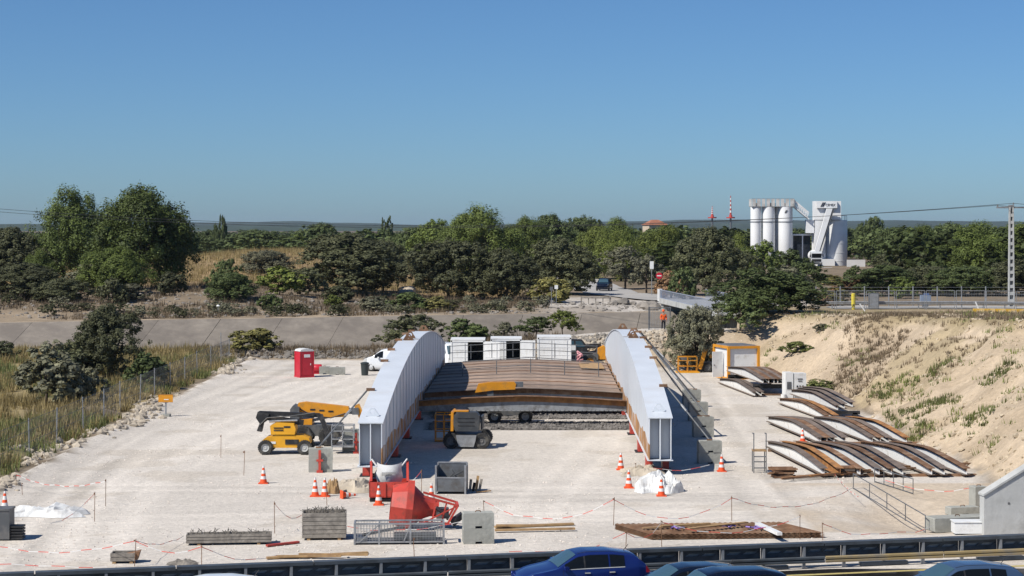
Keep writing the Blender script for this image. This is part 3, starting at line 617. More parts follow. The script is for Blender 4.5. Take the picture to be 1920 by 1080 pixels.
for Y0, Y1, n in ((285, 430, 90), (430, 560, 170), (560, 900, 190), (900, 1600, 190)):
    for k in range(n):
        Y = U(Y0, Y1); X = U(-.285, .285) * Y; xp = 960 + X / Y * F
        if Y < 430 and not (xp > 1640 or 770 < xp < 1090 or 1150 < xp < 1370) or Y < 350 and 770 < xp < 1100: continue
        if 1375 < xp < 1640 and Y < 500 or 1080 < xp < 1130 and Y < 420: continue
        q = random.randrange(4); v, tn = lowv[q]; w = U(6, 12) * (1 + Y / 1500); h = U(6.5, 9.5); a = U(0, 6.28)
        if xp < 800: h *= .72
        if 330 < xp < 600 and Y < 470: continue
        h = min(h, pz(U(412, 430), Y) - gz(X, Y)) if Y < 900 else h
        V = v * np.array([w, w, h]); c, s = math.cos(a), math.sin(a); V = np.stack([V[:, 0] * c - V[:, 1] * s + X, V[:, 0] * s + V[:, 1] * c + Y, V[:, 2] + float(gz(X, Y))], -1)
        d = WOOD['pine' if q == 1 or random.random() < .25 else 'dark']; d[0].append(V); d[1].append(np.clip(tn * .6 + U(0, .4), 0, 1))
for m, (VV, TT) in WOOD.items():
    V = np.concatenate(VV); wm = npmesh('woodland', V, np.arange(len(V)).reshape(-1, 4)); wm.attributes.new('tone', 'FLOAT', 'POINT').data.foreach_set('value', np.concatenate(TT).astype(np.float32))
    put('woodland' if m == 'dark' else 'pine_woodland', wm, M[m], kind='stuff', label='distant dark mixed woodland in front of the hills' if m == 'dark' else 'distant lighter pine woodland among the dark trees')
for me in low:
    v = np.empty(len(me.vertices) * 3, np.float32); me.vertices.foreach_get('co', v); tn = np.empty(len(me.vertices), np.float32); me.attributes['tone'].data.foreach_get('value', tn); lowv.append((v.reshape(-1, 3), tn))
for Y0, Y1, n in ((430, 560, 120), (560, 900, 150), (900, 1600, 150)):
    for k in range(n):
        Y = U(Y0, Y1); X = U(-.29, .29) * Y
        xp = 960 + X / Y * F
        if 1380 < xp < 1650 and Y < 520: continue
        v, tn = lowv[random.randrange(4)]; w = U(6, 12) * (1 + Y / 1500); h = U(5.5, 9.0); a = U(0, 6.28)
        if xp < 800: h *= .78
        V = v * np.array([w, w, h]); c, s = math.cos(a), math.sin(a); V = np.stack([V[:, 0] * c - V[:, 1] * s + X, V[:, 0] * s + V[:, 1] * c + Y, V[:, 2] + float(gz(X, Y))], -1)
        VV.append(V); TT.append(np.clip(tn * .6 + U(0, .4), 0, 1))
V = np.concatenate(VV); wm = npmesh('woodland', V, np.arange(len(V)).reshape(-1, 4)); wm.attributes.new('tone', 'FLOAT', 'POINT').data.foreach_set('value', np.concatenate(TT).astype(np.float32))
put('woodland', wm, M['dark'], kind='stuff', label='distant mixed woodland in front of the hills')
for me in low: bpy.data.meshes.remove(me)
# ------------------------------------------------------------------ bridge girders and cross beams
BZ, GL, SK = .7, 63.0, .0135
def ztop(y): s = np.asarray(y, float) / GL; return 2.1 + 2.35 * (1 - (2 * s - 1) ** 2)
def strip(xa, xb, za, zb, y0=0, y1=GL, n=48):                 # plate that follows functions of y
    ys_ = np.linspace(y0, y1, n); b = MB()
    P = [[(xa, y, za(y)), (xb, y, za(y)), (xb, y, zb(y)), (xa, y, zb(y)), (xa, y, za(y))] for y in ys_]
    b.grid(P, smooth=False); b.add(P[0][:4], [(0, 1, 2, 3)]); b.add(P[-1][:4], [(3, 2, 1, 0)]); return b
def lug():
    b = MB(); n = 14; out = [(-.36, 0), (.36, 0), (.17, .30), (.1, .42), (-.1, .42), (-.17, .30)]
    import itertools
    ring = [(.11 * math.cos(t), .24 + .11 * math.sin(t)) for t in np.linspace(0, 2 * math.pi, 12, endpoint=False)]
    o2 = []
    for (x, z) in ring:                                        # outer outline sampled in the same directions
        d = Vector((x, z - .24)).normalized(); best = 9
        for (p, q) in zip(out, out[1:] + out[:1]):
            e = Vector(q) - Vector(p); den = d.x * e.y - d.y * e.x
            if abs(den) < 1e-9: continue
            w = Vector(p) - Vector((0, .24)); t = (w.x * e.y - w.y * e.x) / den; k = (w.x * d.y - w.y * d.x) / den
            if t > 0 and -1e-6 <= k <= 1 + 1e-6: best = min(best, t)
        o2.append((d.x * best, .24 + d.y * best))
    for y in (-.04, .04):
        for i in range(12):
            j = (i + 1) % 12; b.add([(ring[i][0], y, ring[i][1]), (ring[j][0], y, ring[j][1]), (o2[j][0], y, o2[j][1]), (o2[i][0], y, o2[i][1])], [(0, 1, 2, 3)])
    for L_ in (ring, o2):
        for i in range(12):
            j = (i + 1) % 12; b.add([(L_[i][0], -.04, L_[i][1]), (L_[j][0], -.04, L_[j][1]), (L_[j][0], .04, L_[j][1]), (L_[i][0], .04, L_[i][1])], [(0, 1, 2, 3)])
    return b.mesh('lifting_lug')
LUG = lug(); LUG.materials.append(M['rust']); LUGW = LUG.copy(); LUGW.materials.clear(); LUGW.materials.append(M['white'])
def girder(loc, side, label):                                  # side: +1 inner face towards +x
    t = thing('bridge_girder', loc, label, 'girder', 'arched girders of the new bridge', -math.atan(SK))
    put('top_flange', strip(-.6, .6, lambda y: ztop(y) - .05, ztop), M['white'], t)
    put('bottom_flange', strip(-.62, .62, lambda y: 0 * y, lambda y: .05 + 0 * y, n=6), M['white'], t)
    for sx, nm in ((side, 'inner_web'), (-side, 'outer_web')):
        x = sorted((.54 * sx, .50 * sx))
        inn = sx == side; zz = (lambda y: .95 + .32 * (fbm(np.asarray(y, float) * 1.0, 3.0 + side, 2.2, 3) - .5) * 2) if inn else (lambda y: .06 + 0 * y)
        put(nm, strip(x[0], x[1], lambda y: zz(y) + .002, lambda y: ztop(y) - .052, y0=.02, n=140 if inn else 48), M['white'] , t)
        if inn: put('lower_web', strip(x[0], x[1], lambda y: .052 + 0 * y, zz, y0=.02, n=140), M['rustband'], t)
        for k in (range(1, 26) if not (inn and side < 0) else ()):
            y = k * GL / 26; b = MB().box((0, 0, 0), (.05, .07, 1)); 
            if k == 1 and sx == side and side == 1: pass
            o = put('stiffener', STIFF, M['white'], t); hh = float(ztop(y)) - .06 - .06; o.location = (sx * .556, y, .055 + hh / 2); o.scale.z = hh; o.scale.x = .6
    put('end_bulkhead', MB().box((0, .55, 1.05), (.99, .03, 1.96)), M['white'], t)
    put('end_plate', MB().box((0, .27, 1.05), (.05, .5, 1.98)), M['white'], t)
    for y in (1.2, 27.2, 29.0, 42.5, 44, 55):
        o = put('lifting_lug', LUGW if y == 1.2 else LUG, None, t); o.location = (0, y, float(ztop(y)) - .02)
    for y in (28.1, 43.2): put('splice_strip', MB().box((0, y, float(ztop(y)) + .012), (1.18, .12, .03)), M['rustgrey'], t)
    for y in (7, 16, 21, 27, 33, 39):
        put('bracket', MB().box((-side * .58, y, float(ztop(y)) + .05), (.42, .22, .14)), M['rust'], t)
    return t
STIFF = MB().box((0, 0, 0), (.05, .09, 1)).mesh('stiffener'); STIFF.materials.append(M['white'])
GLX, GLY, GRX, GRY = -6.65, 93.5, 7.15, 96.0
girder((GLX, GLY, BZ), 1, 'left white arched bridge girder with shaded ribbed inner side')
girder((GRX, GRY, BZ), -1, 'right white arched bridge girder with sunlit inner side and rusty lower edge')
def ibeam_parts(L, fw, band, d0, d1, th=.02, n=13):            # lies along x; straight bottom, cambered top
    xs_ = np.linspace(-L / 2, L / 2, n); top = lambda x: d0 + (d1 - d0) * (1 - abs(2 * x / L) ** 1.35)
    tf, wb, lw, bf = MB(), MB(), MB(), MB()
    def run(b, y0, y1, za, zb):
        P = [[(x, y0, za(x)), (x, y1, za(x)), (x, y1, zb(x)), (x, y0, zb(x)), (x, y0, za(x))] for x in xs_]
        b.grid(P, smooth=False); b.add(P[0][:4], [(0, 1, 2, 3)]); b.add(P[-1][:4], [(3, 2, 1, 0)])
    run(tf, -fw / 2, fw / 2, lambda x: top(x) - .03, top)
    run(wb, -.015, .015, lambda x: top(x) - band, lambda x: top(x) - .031)
    run(lw, -.014, .014, lambda x: .031, lambda x: top(x) - band - .001)
    run(bf, -fw / 2 * .9, fw / 2 * .9, lambda x: 0, lambda x: .03)
    return [('top_flange', tf), ('upper_web', wb), ('lower_web', lw), ('bottom_flange', bf)]
ORD = ['nearest', 'second', 'third', 'fourth', 'fifth', 'sixth', 'seventh', 'eighth', 'ninth', 'tenth', 'eleventh', 'twelfth', 'thirteenth']
deckp = [(n, b.mesh(n)) for n, b in ibeam_parts(12.55, .6, .36, .62, .92)]
for i, Y in enumerate([120.5] + [126.5 + 3.0 * k for k in range(10)]):
    t = thing('cross_beam', (.3 + (Y - 95) * SK, Y, BZ + .16), ORD[i] + ' installed cross-beam between the two girders, counted from the camera', 'beam', 'cross-beams fixed between the girders')
    for n, me in deckp:
        if not me.materials: me.materials.append(M['rustgrey'])
        o = put(n, me, None, t); o.material_slots[0].link = 'OBJECT'
        o.material_slots[0].material = M[{'top_flange': ('rustgrey', 'rust')[i % 3 == 0], 'upper_web': ('rustorange' if i == 0 else ('rustgrey', 'rust', 'rustgrey')[i % 3]), 'lower_web': 'webgrey', 'bottom_flange': 'webgrey'}[n]]
    if i == 0:
        st = MB()
        for k in range(46): st.cyl((-6 + k * .266, -.27, .035), (-6 + k * .266, -.27, .10), .03, n=6)
        put('bolt_row', st, M['galv'], t, kind='stuff')
ptan = mat('weathered_tan_sheet', (.34, .245, .185), .85, .2, .9, dirt=(.22, .16, .12), dscale=.7, rnd=.22)
YB = [126.5 + 3.0 * k for k in range(10)]
for i in range(9):
    Y = YB[i] + .32; b = MB(); P = [[(x, y, .598 + .302 * (1 - abs(2 * x / 12.5) ** 1.35)) for x in np.linspace(-6.2, 6.2, 13)] for y in (0, .6, .62, 1.2, 1.22, 1.8, 1.82, 2.36)]
    for k in (1, 3, 5): P[k + 1] = [(x, y, z - .02) if k % 2 else (x, y, z) for x, y, z in P[k + 1]]
    b.grid(P, smooth=False).grid([[(x, y, z - .03) for x, y, z in r] for r in P], smooth=False)
    put('deck_sheet', b, ptan, loc=(.3 + (Y - 95) * SK, Y, BZ + .16), label=ORD[i] + ' weathered deck sheet laid between the cross-beams, counted from the camera', cat='deck sheet', group='sheets laid between the cross-beams')
def railing(loc, L, n, label, h=1.15, peak=.3, rz=0):
    t = thing('safety_railing', loc, label, 'railing', None, rz); zc = lambda x: peak * (1 - abs(2 * x / L))
    for k in range(n + 1):
        x = -L / 2 + L * k / n; put('post', MB().box((x, 0, zc(x) + h / 2), (.06, .06, h)), M['dsteel'], t)
    for z in (.55, 1.08): put('rail', MB().tube([(x, -.04, zc(x) + z) for x in np.linspace(-L / 2, L / 2, 11)], .028), M['dsteel'], t)
railing((.9, 156.9, BZ + .80), 11.6, 7, 'grey safety railing along the far edge of the bridge deck')
railing((1.3, 139.0, BZ + .80), 9.5, 4, 'thin posts with rails across the middle of the bridge deck', 1.0)
put('plywood_sheet', MB().box((0, 0, 0), (1.7, 5.5, .04)), M['timber'], loc=(5.9, 148.0, BZ + .95), label='pale plywood sheets on the deck beside the right girder', cat='plywood')
put('deck_tape', MB().tube([(5.1 + .25 * math.sin(k * 1.7), 150 + .3 * math.cos(k), BZ + 1.05 + .75 * math.exp(-((k - 6) / 4) ** 2) + .12 * math.sin(k * 2.3)) for k in range(13)], .05, 5), mat('pink_tape', (.75, .35, .38), .6), label='tangle of red and white tape hanging on the deck railing', cat='tape')
# red trestles under the girders
def trestle(X, Y, label):
    t = thing('trestle', (X, Y, 0), label, 'trestle', 'red trestles under the girders')
    for sx in (-.4, .4): put('leg', MB().box((sx, 0, .34), (.32, .9, .58)), M['red'], t)
    put('head', MB().box((0, 0, .66), (1.15, .95, .06)), M['red'], t); put('foot', MB().box((0, 0, .025), (1.4, 1.1, .05)), M['black'], t)
for k, Y in enumerate((96.0, 104, 113, 124, 136, 148)):
    trestle(GLX + (Y - GLY) * SK, Y, ORD[k] + ' red trestle under the left girder'); trestle(GRX + (Y - GRY) * SK, Y + 2.2, ORD[k] + ' red trestle under the right girder')
# concrete blocks
BLK = {}
def block(X, Y, z, label, d=(1.17, .6, .58), rz=.1):
    key = d
    if key not in BLK:
        b = MB(); x, y, h = d[0] / 2, d[1] / 2, d[2]; e = .03
        b.prism([(-x, e), (-x + e, 0), (-.13, 0), (-.13, .09), (.13, .09), (.13, 0), (x - e, 0), (x, e), (x, h - e), (x - e, h), (-x + e, h), (-x, h - e)], -y, y); me = b.mesh('body'); me.materials.append(M['conc'])
        l2 = MB(); l2.tube([(-.1, 0, h - .01), (-.08, 0, h + .055), (.08, 0, h + .055), (.1, 0, h - .01)], .018); l2 = l2.mesh('lifting_loop'); l2.materials.append(M['rust']); BLK[key] = (me, l2)
    t = thing('concrete_block', (X, Y, z), label, 'concrete block', 'grey concrete ballast blocks', rz)
    put('body', BLK[key][0], None, t); put('lifting_loop', BLK[key][1], None, t); return t
def blocks(x, y, n, what, d=(1.17, .6, .58), rz=.1):
    p = gp(x, y); z = gz(p.x, p.y)
    for k in range(n): block(p.x + U(-.02, .02), p.y + .3 + U(-.02, .02), z + k * (d[2] + .004), (('lower ', 'upper ')[k] if n > 1 else '') + 'concrete block ' + what, d, rz + U(-.02, .02))
blocks(600, 886, 2, 'holding the strut of the left girder'); blocks(896, 1020, 2, 'standing alone near the barrier, right of the red skip')
blocks(1331, 870, 2, 'of the nearest strut anchor right of the right girder'); blocks(1319, 820, 2, 'of the second strut anchor behind the right girder'); blocks(1309, 790, 2, 'of the third strut anchor behind the right girder'); blocks(1297, 764, 2, 'of the farthest strut anchor behind the right girder')
blocks(632, 703, 1, 'lying right of the red toilet, on the right', (1.3, .6, .6)); blocks(608, 702, 1, 'tucked beside the red toilet tank', (.9, .6, .62)); blocks(661, 848, 2, 'behind the grey lift basket', (1.1, .6, .6))
blocks(1798, 990, 1, 'long and flat, in front of the abutment', (2.4, .9, .55), .23); blocks(1808, 962, 1, 'small and flat, behind the long flat one', (1.3, .6, .35), .23); blocks(1838, 952, 1, 'upright beside the abutment wall', (.6, .6, .9), .23)
# struts holding the girders
def strut(a, b, label):
    t = thing('strut', a, label, 'strut', 'raking struts of the girders'); d = Vector(b) - Vector(a)
    put('tube', MB().cyl((0, 0, 0), d, .045, n=8), M['dsteel'], t); put('sleeve', MB().cyl(d * .35, d * .47, .065, n=8), M['galv'], t); put('foot_plate', MB().box(d, (.25, .25, .05)), M['rust'], t)
def gtop(side, y): 
    x0, y0 = (GLX, GLY) if side < 0 else (GRX, GRY); return (x0 + y * SK + side * .75, y0 + y, BZ + float(ztop(y)) + .02)
p = gp(600, 886); strut(gtop(-1, 7), (p.x - .1, p.y + .3, 1.2), 'grey strut from the left girder down to its concrete block')
for k, (y, bx, by, dx) in enumerate(((7, 1331, 870, 0), (16, 1319, 820, -.2), (21, 1319, 820, .25), (27, 1309, 790, 0), (33, 1297, 764, -.25), (39, 1297, 764, .25))):
    p = gp(bx, by); strut(gtop(1, y), (p.x + dx, p.y + .3, 1.2), ORD[k] + ' strut from the outer edge of the right girder to its blocks')
strutred = [(600, 886), (668, 850)]
for k, (x, y) in enumerate(strutred):
    p = gp(x, y); t = put('red_jack', MB().box((0, 0, .6), (.12, .1, 1.0)).box((0, 0, .6), (.32, .12, .1)).box((0, 0, .06), (.3, .14, .12)), M['red'], loc=(p.x, p.y - .12, gz(p.x, p.y)), label=('red screw jack on the face of the strut block', 'red screw jack beside the lift basket')[k], cat='jack')
# ------------------------------------------------------------------ vehicles
def wheelmesh(r, w):
    a = MB(); a.lathe([(r * .55, -w / 2), (r * .9, -w / 2), (r, -w * .32), (r, w * .32), (r * .9, w / 2), (r * .55, w / 2)], axis='Y', n=22); 
    for k in range(22):
        t = 6.283 * k / 22; a.box((math.cos(t) * r, 0, math.sin(t) * r), (.03, w * .8, .05), ry=-t)
    a = a.mesh('tyre', False); a.materials.append(M['tyre'])
    b = MB(); b.lathe([(0.01, -w * .30), (r * .2, -w * .36), (r * .3, -w * .26), (r * .5, -w * .28), (r * .56, -w * .46), (r * .57, w * .46), (r * .5, w * .28), (r * .3, w * .26), (.01, w * .36)], axis='Y', n=18); b = b.mesh('rim', False); b.materials.append(M['rim'])
    return a, b
WM = {}
def wheel(t, x, y, z, r, w, rm='rim'):
    k = (r, w)
    if k not in WM: WM[k] = wheelmesh(r, w)
    o = put('wheel', WM[k][0], None, t, loc=(x, y, z)); q = put('rim', WM[k][1], None, o); q.material_slots[0].link = 'OBJECT'; q.material_slots[0].material = M[rm]
CAT = lambda p, t: p
class CarBody:
    def __init__(s, L, Wd, prof, belt):
        s.L, s.W = L, Wd; s.prof = prof; s.belt = belt
    def top(s, f): xs_, zs = zip(*s.prof); return float(np.interp(f, np.linspace(0, 1, 121), s._sm(xs_, zs)))
    def _sm(s, xs_, zs):
        if not hasattr(s, '_c'):
            q = np.interp(np.linspace(0, 1, 121), xs_, zs); k = np.array([1, 3, 4, 3, 1]) / 12.; s._c = np.convolve(np.pad(q, 2, mode='edge'), k, 'valid')
        return s._c
    def sec(s, f):
        zt = s.top(f); zb = min(s.belt + .05 * f, zt - .03); w = s.W / 2 * (1 - .22 * max(0, .16 - f) / .16 - .14 * max(0, f - .9) / .1)
        g = max(zt - zb, .03); tm = .30
        return [(w * .86, .17), (w * .97, .30), (w, .50), (w * .985, .72), (w * .95, zb), (w * .95 - g * tm * .5, zb + g * .48), (w * .95 - g * tm - .02, zb + g * .86), (w * .80 - g * tm, zt - .012), (w * .45, zt + .012), (0, zt + .02)]
    def pt(s, f, t):
        P = s.sec(f); t = min(max(t, 0), 8.9999); i = int(t); k = t - i; a, b = P[i], P[i + 1]
        return Vector(((f - .5) * s.L, a[0] + (b[0] - a[0]) * k, a[1] + (b[1] - a[1]) * k))
    def patch(s, f0, f1, t0, t1, side, off=.012, n=10, m=8):
        G = []
        for i in range(n + 1):
            row = []
            for j in range(m + 1):
                f = f0 + (f1 - f0) * i / n; t = t0 + (t1 - t0) * j / m; p = s.pt(f, t)
                du = s.pt(f + .004, t) - s.pt(f - .004, t); dv = s.pt(f, min(t + .05, 8.99)) - s.pt(f, t - .05); nn = du.cross(dv).normalized()
                if nn.y < 0 and t < 6.5 or nn.z < 0 and t >= 6.5: nn = -nn
                p = p + nn * off; row.append(Vector((p.x, p.y * side, p.z)))
            G.append(row)
        return G
PROFS = dict(
    hatch=([(0, .55), (.03, .72), (.10, .84), (.27, .98), (.43, 1.40), (.52, 1.46), (.70, 1.45), (.88, 1.34), (.96, 1.02), (1, .75)], .93, (.285, .425), (.885, .965), [(.33, .475), (.487, .665), (.677, .79)]),
    suv=([(0, .6), (.02, .9), (.08, 1.02), (.26, 1.10), (.39, 1.58), (.50, 1.66), (.80, 1.64), (.93, 1.52), (.98, 1.1), (1, .8)], 1.02, (.27, .385), (.935, .98), [(.30, .46), (.475, .66), (.675, .86)]),
    van=([(0, .7), (.02, 1.0), (.10, 1.12), (.20, 1.25), (.36, 1.74), (.45, 1.83), (.90, 1.84), (.98, 1.78), (1, 1.5)], 1.08, (.205, .35), (.975, .995), [(.25, .42)]),
    bigvan=([(0, .8), (.02, 1.2), (.09, 1.35), (.15, 1.5), (.27, 2.2), (.34, 2.36), (.92, 2.4), (.98, 2.36), (1, 2.0)], 1.25, (.155, .265), (.975, .995), [(.19, .33)]))
def car(kind, L, Wd, paint, loc, rz, label, cat='car', zs=1.0, name='car', group=None):
    prof, belt, ws, rw, sw = PROFS[kind]; B = CarBody(L, Wd, prof, belt); t = thing(name, loc, label, cat, group, rz); t.scale.z = zs
    b = MB(); fs = np.linspace(0, 1, 61); tt = [0, .5, 1, 1.5, 2, 2.5, 3, 3.5, 4, 4.5, 5, 5.5, 6, 6.35, 6.7, 7, 7.5, 8, 8.5, 8.999]
    for sd_ in (1, -1): b.grid([[Vector((p.x, p.y * sd_, p.z)) for p in (B.pt(f, q) for q in tt)] for f in fs])
    for f in (0, 1): b.add([(v.x, v.y * k, v.z) for k, seq in ((1, tt), (-1, tt[::-1])) for v in (B.pt(f, q) for q in seq)], [tuple(range(2 * len(tt)))])
    me = b.mesh('body'); bm = bmesh.new(); bm.from_mesh(me); bmesh.ops.remove_doubles(bm, verts=bm.verts, dist=.002); bmesh.ops.recalc_face_normals(bm, faces=bm.faces); bm.to_mesh(me); bm.free(); put('body', me, M[paint], t)
    put('windscreen', MB().grid(B.patch(ws[0], ws[1], 7.1, 8.999, 1)).grid(B.patch(ws[0], ws[1], 7.1, 8.999, -1)), M['glassb'], t)
    if kind in ('hatch', 'suv'): put('rear_window', MB().grid(B.patch(rw[0], rw[1], 7.1, 8.999, 1)).grid(B.patch(rw[0], rw[1], 7.1, 8.999, -1)), M['glass'], t)
    for sd_ in (1, -1):
        for a, c in sw: put('side_window', MB().grid(B.patch(a, c, 4.12, 5.92, sd_)), M['glass'], t)
        y = B.sec(.31)[4][0]; q = put('mirror', MB().box(((.335 - .5) * L, sd_ * (y + .1), belt + .07), (.13, .2, .13)), M[paint], t)
        put('headlight', MB().grid(B.patch(.015, .09, 3.2, 4.3, sd_, .01, 4, 4)), M['rim'], t)
        if len(sw) > 1:
            for f in (.50, .69): put('door_handle', MB().box(((f - .5) * L, sd_ * (B.sec(f)[3][0] + .012), belt - .1), (.18, .03, .03)), M['rim'], t)
        for f in (.18, .81): wheel(t, (f - .5) * L, sd_ * (Wd / 2 - .11), .32, .32, .21)
    for sd_ in (1, -1):
        if len(sw) > 1:
            for f in (.315, .482, .668): put('door_seam', MB().grid(B.patch(f, f + .0022, 1.6, 4.05, sd_, .004, 2, 8)), M['black'], t)
            put('window_trim', MB().grid(B.patch(sw[0][0], sw[-1][1], 3.99, 4.09, sd_, .010, 14, 2)), M['rim'], t)
            put('pillar_trim', MB().grid(B.patch(sw[0][1], sw[1][0], 4.12, 5.92, sd_, .010, 2, 6)), M['black'], t); put('roof_strip', MB().grid(B.patch(.44, .86, 7.35, 7.5, sd_, .006, 12, 2)), M['black'], t)
        put('tail_light', MB().grid(B.patch(.955, .995, 3.2, 4.4, sd_, .01, 3, 4)), M['loo'], t)
    if kind == 'hatch': put('antenna', MB().cyl(((.83 - .5) * L, 0, B.top(.83)), ((.87 - .5) * L, 0, B.top(.83) + .2), .012, n=5), M['black'], t)
    return t
def lane_car(kind, L, Wd, paint, xf, off, label, zs=1.0):        # xf: photo column of the car's front
    for it in range(60):
        t = -30 + it
    best = min(np.linspace(-25, 30, 1101), key=lambda t: abs(960 + F * (along(t, off).x) / along(t, off).y - xf)); p = along(best + L / 2, off)
    return car(kind, L, Wd, paint, (p.x, p.y, .004), ang, label, group='cars on the motorway', zs=zs)
lane_car('hatch', 4.35, 1.8, 'blue', 968, -2.95, 'bright blue hatchback nearest the barrier')
lane_car('hatch', 4.5, 1.82, 'navy', 1150, -6.3, 'dark blue car half hidden behind the navy people carrier', .98)
lane_car('suv', 4.6, 1.85, 'navy', 1208, -8.6, 'navy people carrier at the bottom edge, nearest of the three middle cars', 1.0)
lane_car('hatch', 4.5, 1.8, 'steelblue', 1668, -8.4, 'slate blue car at the lower right corner', 1.03)
lane_car('hatch', 4.4, 1.8, 'carwhite', 238, -6.6, 'white car whose roof just shows at the bottom edge', 1.15)
p = Vector((px(1133, 280), 280, 0)); car('suv', 4.6, 1.9, 'navy', (p.x, p.y, gz(p.x, p.y) + .12), R(80), 'dark car coming down the far road', name='far_car')
p = gp(683, 697); car('van', 4.2, 1.83, 'carwhite', (p.x + 2.0, p.y + 1, gz(p.x + 2, p.y)), R(-10), 'small white panel van left of the left arch', 'van', name='panel_van')
p = Vector((px(852, 163), 163, 0)); car('bigvan', 5.4, 2.0, 'carwhite', (p.x - .8, p.y + 2.3, 0.0), R(118), 'large white van behind the left arch beside the first container', 'van', name='delivery_van')
# ------------------------------------------------------------------ roadside barrier
t = thing('road_barrier', along(0, 0), 'grey double steel barrier between the motorway and the yard', 'barrier', None, ang)
bay = 1.5; pan = MB()
def holed(w, h):                                               # plate with two slanted openings
    b = MB(); zs_ = (0, h * .46, h * .66, h)
    b.box((w / 2, 0, zs_[1] / 2), (w, .02, zs_[1])); b.box((w / 2, 0, (zs_[2] + h) / 2), (w, .02, h - zs_[2]))
    c = [(0, .18, 0, .32), (.62, .78, .76, .92), (1.22, w, 1.36, w)]
    for a0, a1, b0, b1 in c: b.prism([(a0, zs_[1]), (a1, zs_[1]), (b1, zs_[2]), (b0, zs_[2])], -.01, .01)
    return b.mesh('infill_plate')
HP = holed(bay - .06, .46); HP.materials.append(M['barrier'])
BPL = MB().box((0, 0, 0), (bay - .02, .02, .4)).mesh('back_plate'); BPL.materials.append(M['galv'])
PO = MB().box((0, 0, .39), (.09, .14, .78)).mesh('post'); PO.materials.append(M['galv'])
for k in range(-15, 17):
    put('post', PO, None, t, loc=(k * bay, -.02, .0)); put('back_plate', BPL, None, t, loc=(k * bay + bay / 2, .25, .55)); put('infill_plate', HP, None, t, loc=(k * bay + .03, .2, .33))
for k in range(-5, 6):
    x = k * 4.5; w = 4.46
    put('top_rail', MB().box((x, .08, .84), (w, .36, .11)), M['barrier'], t)
    b = MB(); b.prism([(-.16, .20), (-.20, .23), (-.20, .28), (-.15, .31), (-.20, .34), (-.20, .40), (-.16, .43), (-.13, .43), (-.12, .31), (-.13, .20)], x - w / 2, x + w / 2, axis='X'); put('lower_rail', b, M['barrust' if k >= 3 else 'barrier'], t)
    put('base_rail', MB().box((x, -.02, .09), (w * .4, .22, .12)), M['barrier'], t)
# ------------------------------------------------------------------ stacked cross beams on the right
stp = [(n, b.mesh(n)) for n, b in ibeam_parts(12.2, .36, .17, .34, .68)]
for n, me in stp: me.materials.append(M['rustgrey'])
BT = math.pi / 2 + math.atan(.1)
def sbeam(x, Yn, z, label, top='rustgrey', web='whitep'):
    X = px(x, Yn); t = thing('stacked_beam', (X - .61, Yn + 6.1, z + gz(X, Yn + 3)), label, 'beam', 'cambered steel beams stored on the right', BT + U(-.012, .012))
    for n, me in stp:
        o = put(n, me, None, t); o.material_slots[0].link = 'OBJECT'; o.material_slots[0].material = M[top if n in ('top_flange', 'upper_web') else ('rustgrey' if n == 'bottom_flange' and web != 'rustorange' else web)]
tops = ['rustgrey', 'rustorange', 'rust', 'rustgrey', 'rust', 'rustgrey', 'rust', 'rustgrey', 'rust']
for k, x in enumerate((1548, 1578, 1611, 1648, 1671, 1696, 1747, 1774, 1812)):
    sbeam(x, 95, .14, ('leftmost white-sided beam of the front row', 'all-rust beam, second from the left in the front row', 'third beam from the left in the front row', 'fourth beam from the left in the front row', 'middle beam of the front row', 'sixth beam from the left in the front row', 'third beam from the right in the front row', 'second beam from the right in the front row', 'rightmost beam of the front row by the sandy slope')[k], tops[k], 'rustorange' if k == 1 else 'whitep')
for k, x in enumerate((1538, 1552, 1567, 1584, 1634, 1651, 1668, 1701)):
    sbeam(x, 109, .14, ('leftmost', 'second', 'third', 'fourth', 'fifth', 'sixth', 'seventh', 'rightmost')[k] + ' beam from the left in the second row', tops[(k + 3) % 9] if k % 3 else 'rustgrey')
for k, x in enumerate((1551, 1566)): sbeam(x, 122.2, .1, ('left', 'right')[k] + ' lower beam of the pile right of the white cabinet', ('rust', 'rustorange')[k])
for k, x in enumerate((1572, 1585, 1597)): sbeam(x, 124, .55 + .1 * k, ('left', 'middle', 'right')[k] + ' upper beam of the pile right of the white cabinet')
for k, x in enumerate((1416, 1428)): sbeam(x, 140, .08, ('left', 'right')[k] + ' lower beam of the pile beside the orange-framed cabin', 'rustgrey')
for k, x in enumerate((1432, 1441, 1450, 1459, 1468, 1477)): sbeam(x, 141, .9, ORD[k].replace('nearest', 'first') + ' upper beam from the left in the pile beside the cabin', ('rustgrey', 'rust')[k % 2])
for k, (x0, x1, Y) in enumerate(((1540, 1830, 95.6), (1440, 1700, 106.2), (1530, 1730, 109.8), (1465, 1650, 120), (1535, 1610, 123), (1420, 1490, 141.5))):
    a, b_ = px(x0, Y), px(x1, Y); put('bearer', MB().box(((a + b_) / 2, Y, gz((a + b_) / 2, Y) + .06), (b_ - a, .22, .14)), M['rust'], label=('rusty bearer under the near ends of the front row of beams', 'rusty bearer under the far ends of the front row of beams', 'rusty bearer under the near ends of the second row of beams', 'rusty bearer under the far ends of the second row of beams', 'bearer under the pile right of the white cabinet', 'bearer under the pile beside the cabin')[k], cat='bearer')
for k, (x0, x1, Y, z) in enumerate(((1538, 1612, 124, .42), (1412, 1488, 142, .62), (1365, 1450, 151, .62))):
    a, b_ = px(x0, Y), px(x1, Y); put('spacer_bar', MB().box(((a + b_) / 2, Y, z), (b_ - a, .3, .3 if k else .2)).box((a + .3, Y, z / 2), (.3, .3, z)).box((b_ - .3, Y, z / 2), (.3, .3, z)), M['black'], label=('dark spacer between layers of the pile right of the cabinet', 'dark near spacer between layers of the pile by the cabin', 'dark far spacer between layers of the pile by the cabin')[k], cat='spacer')
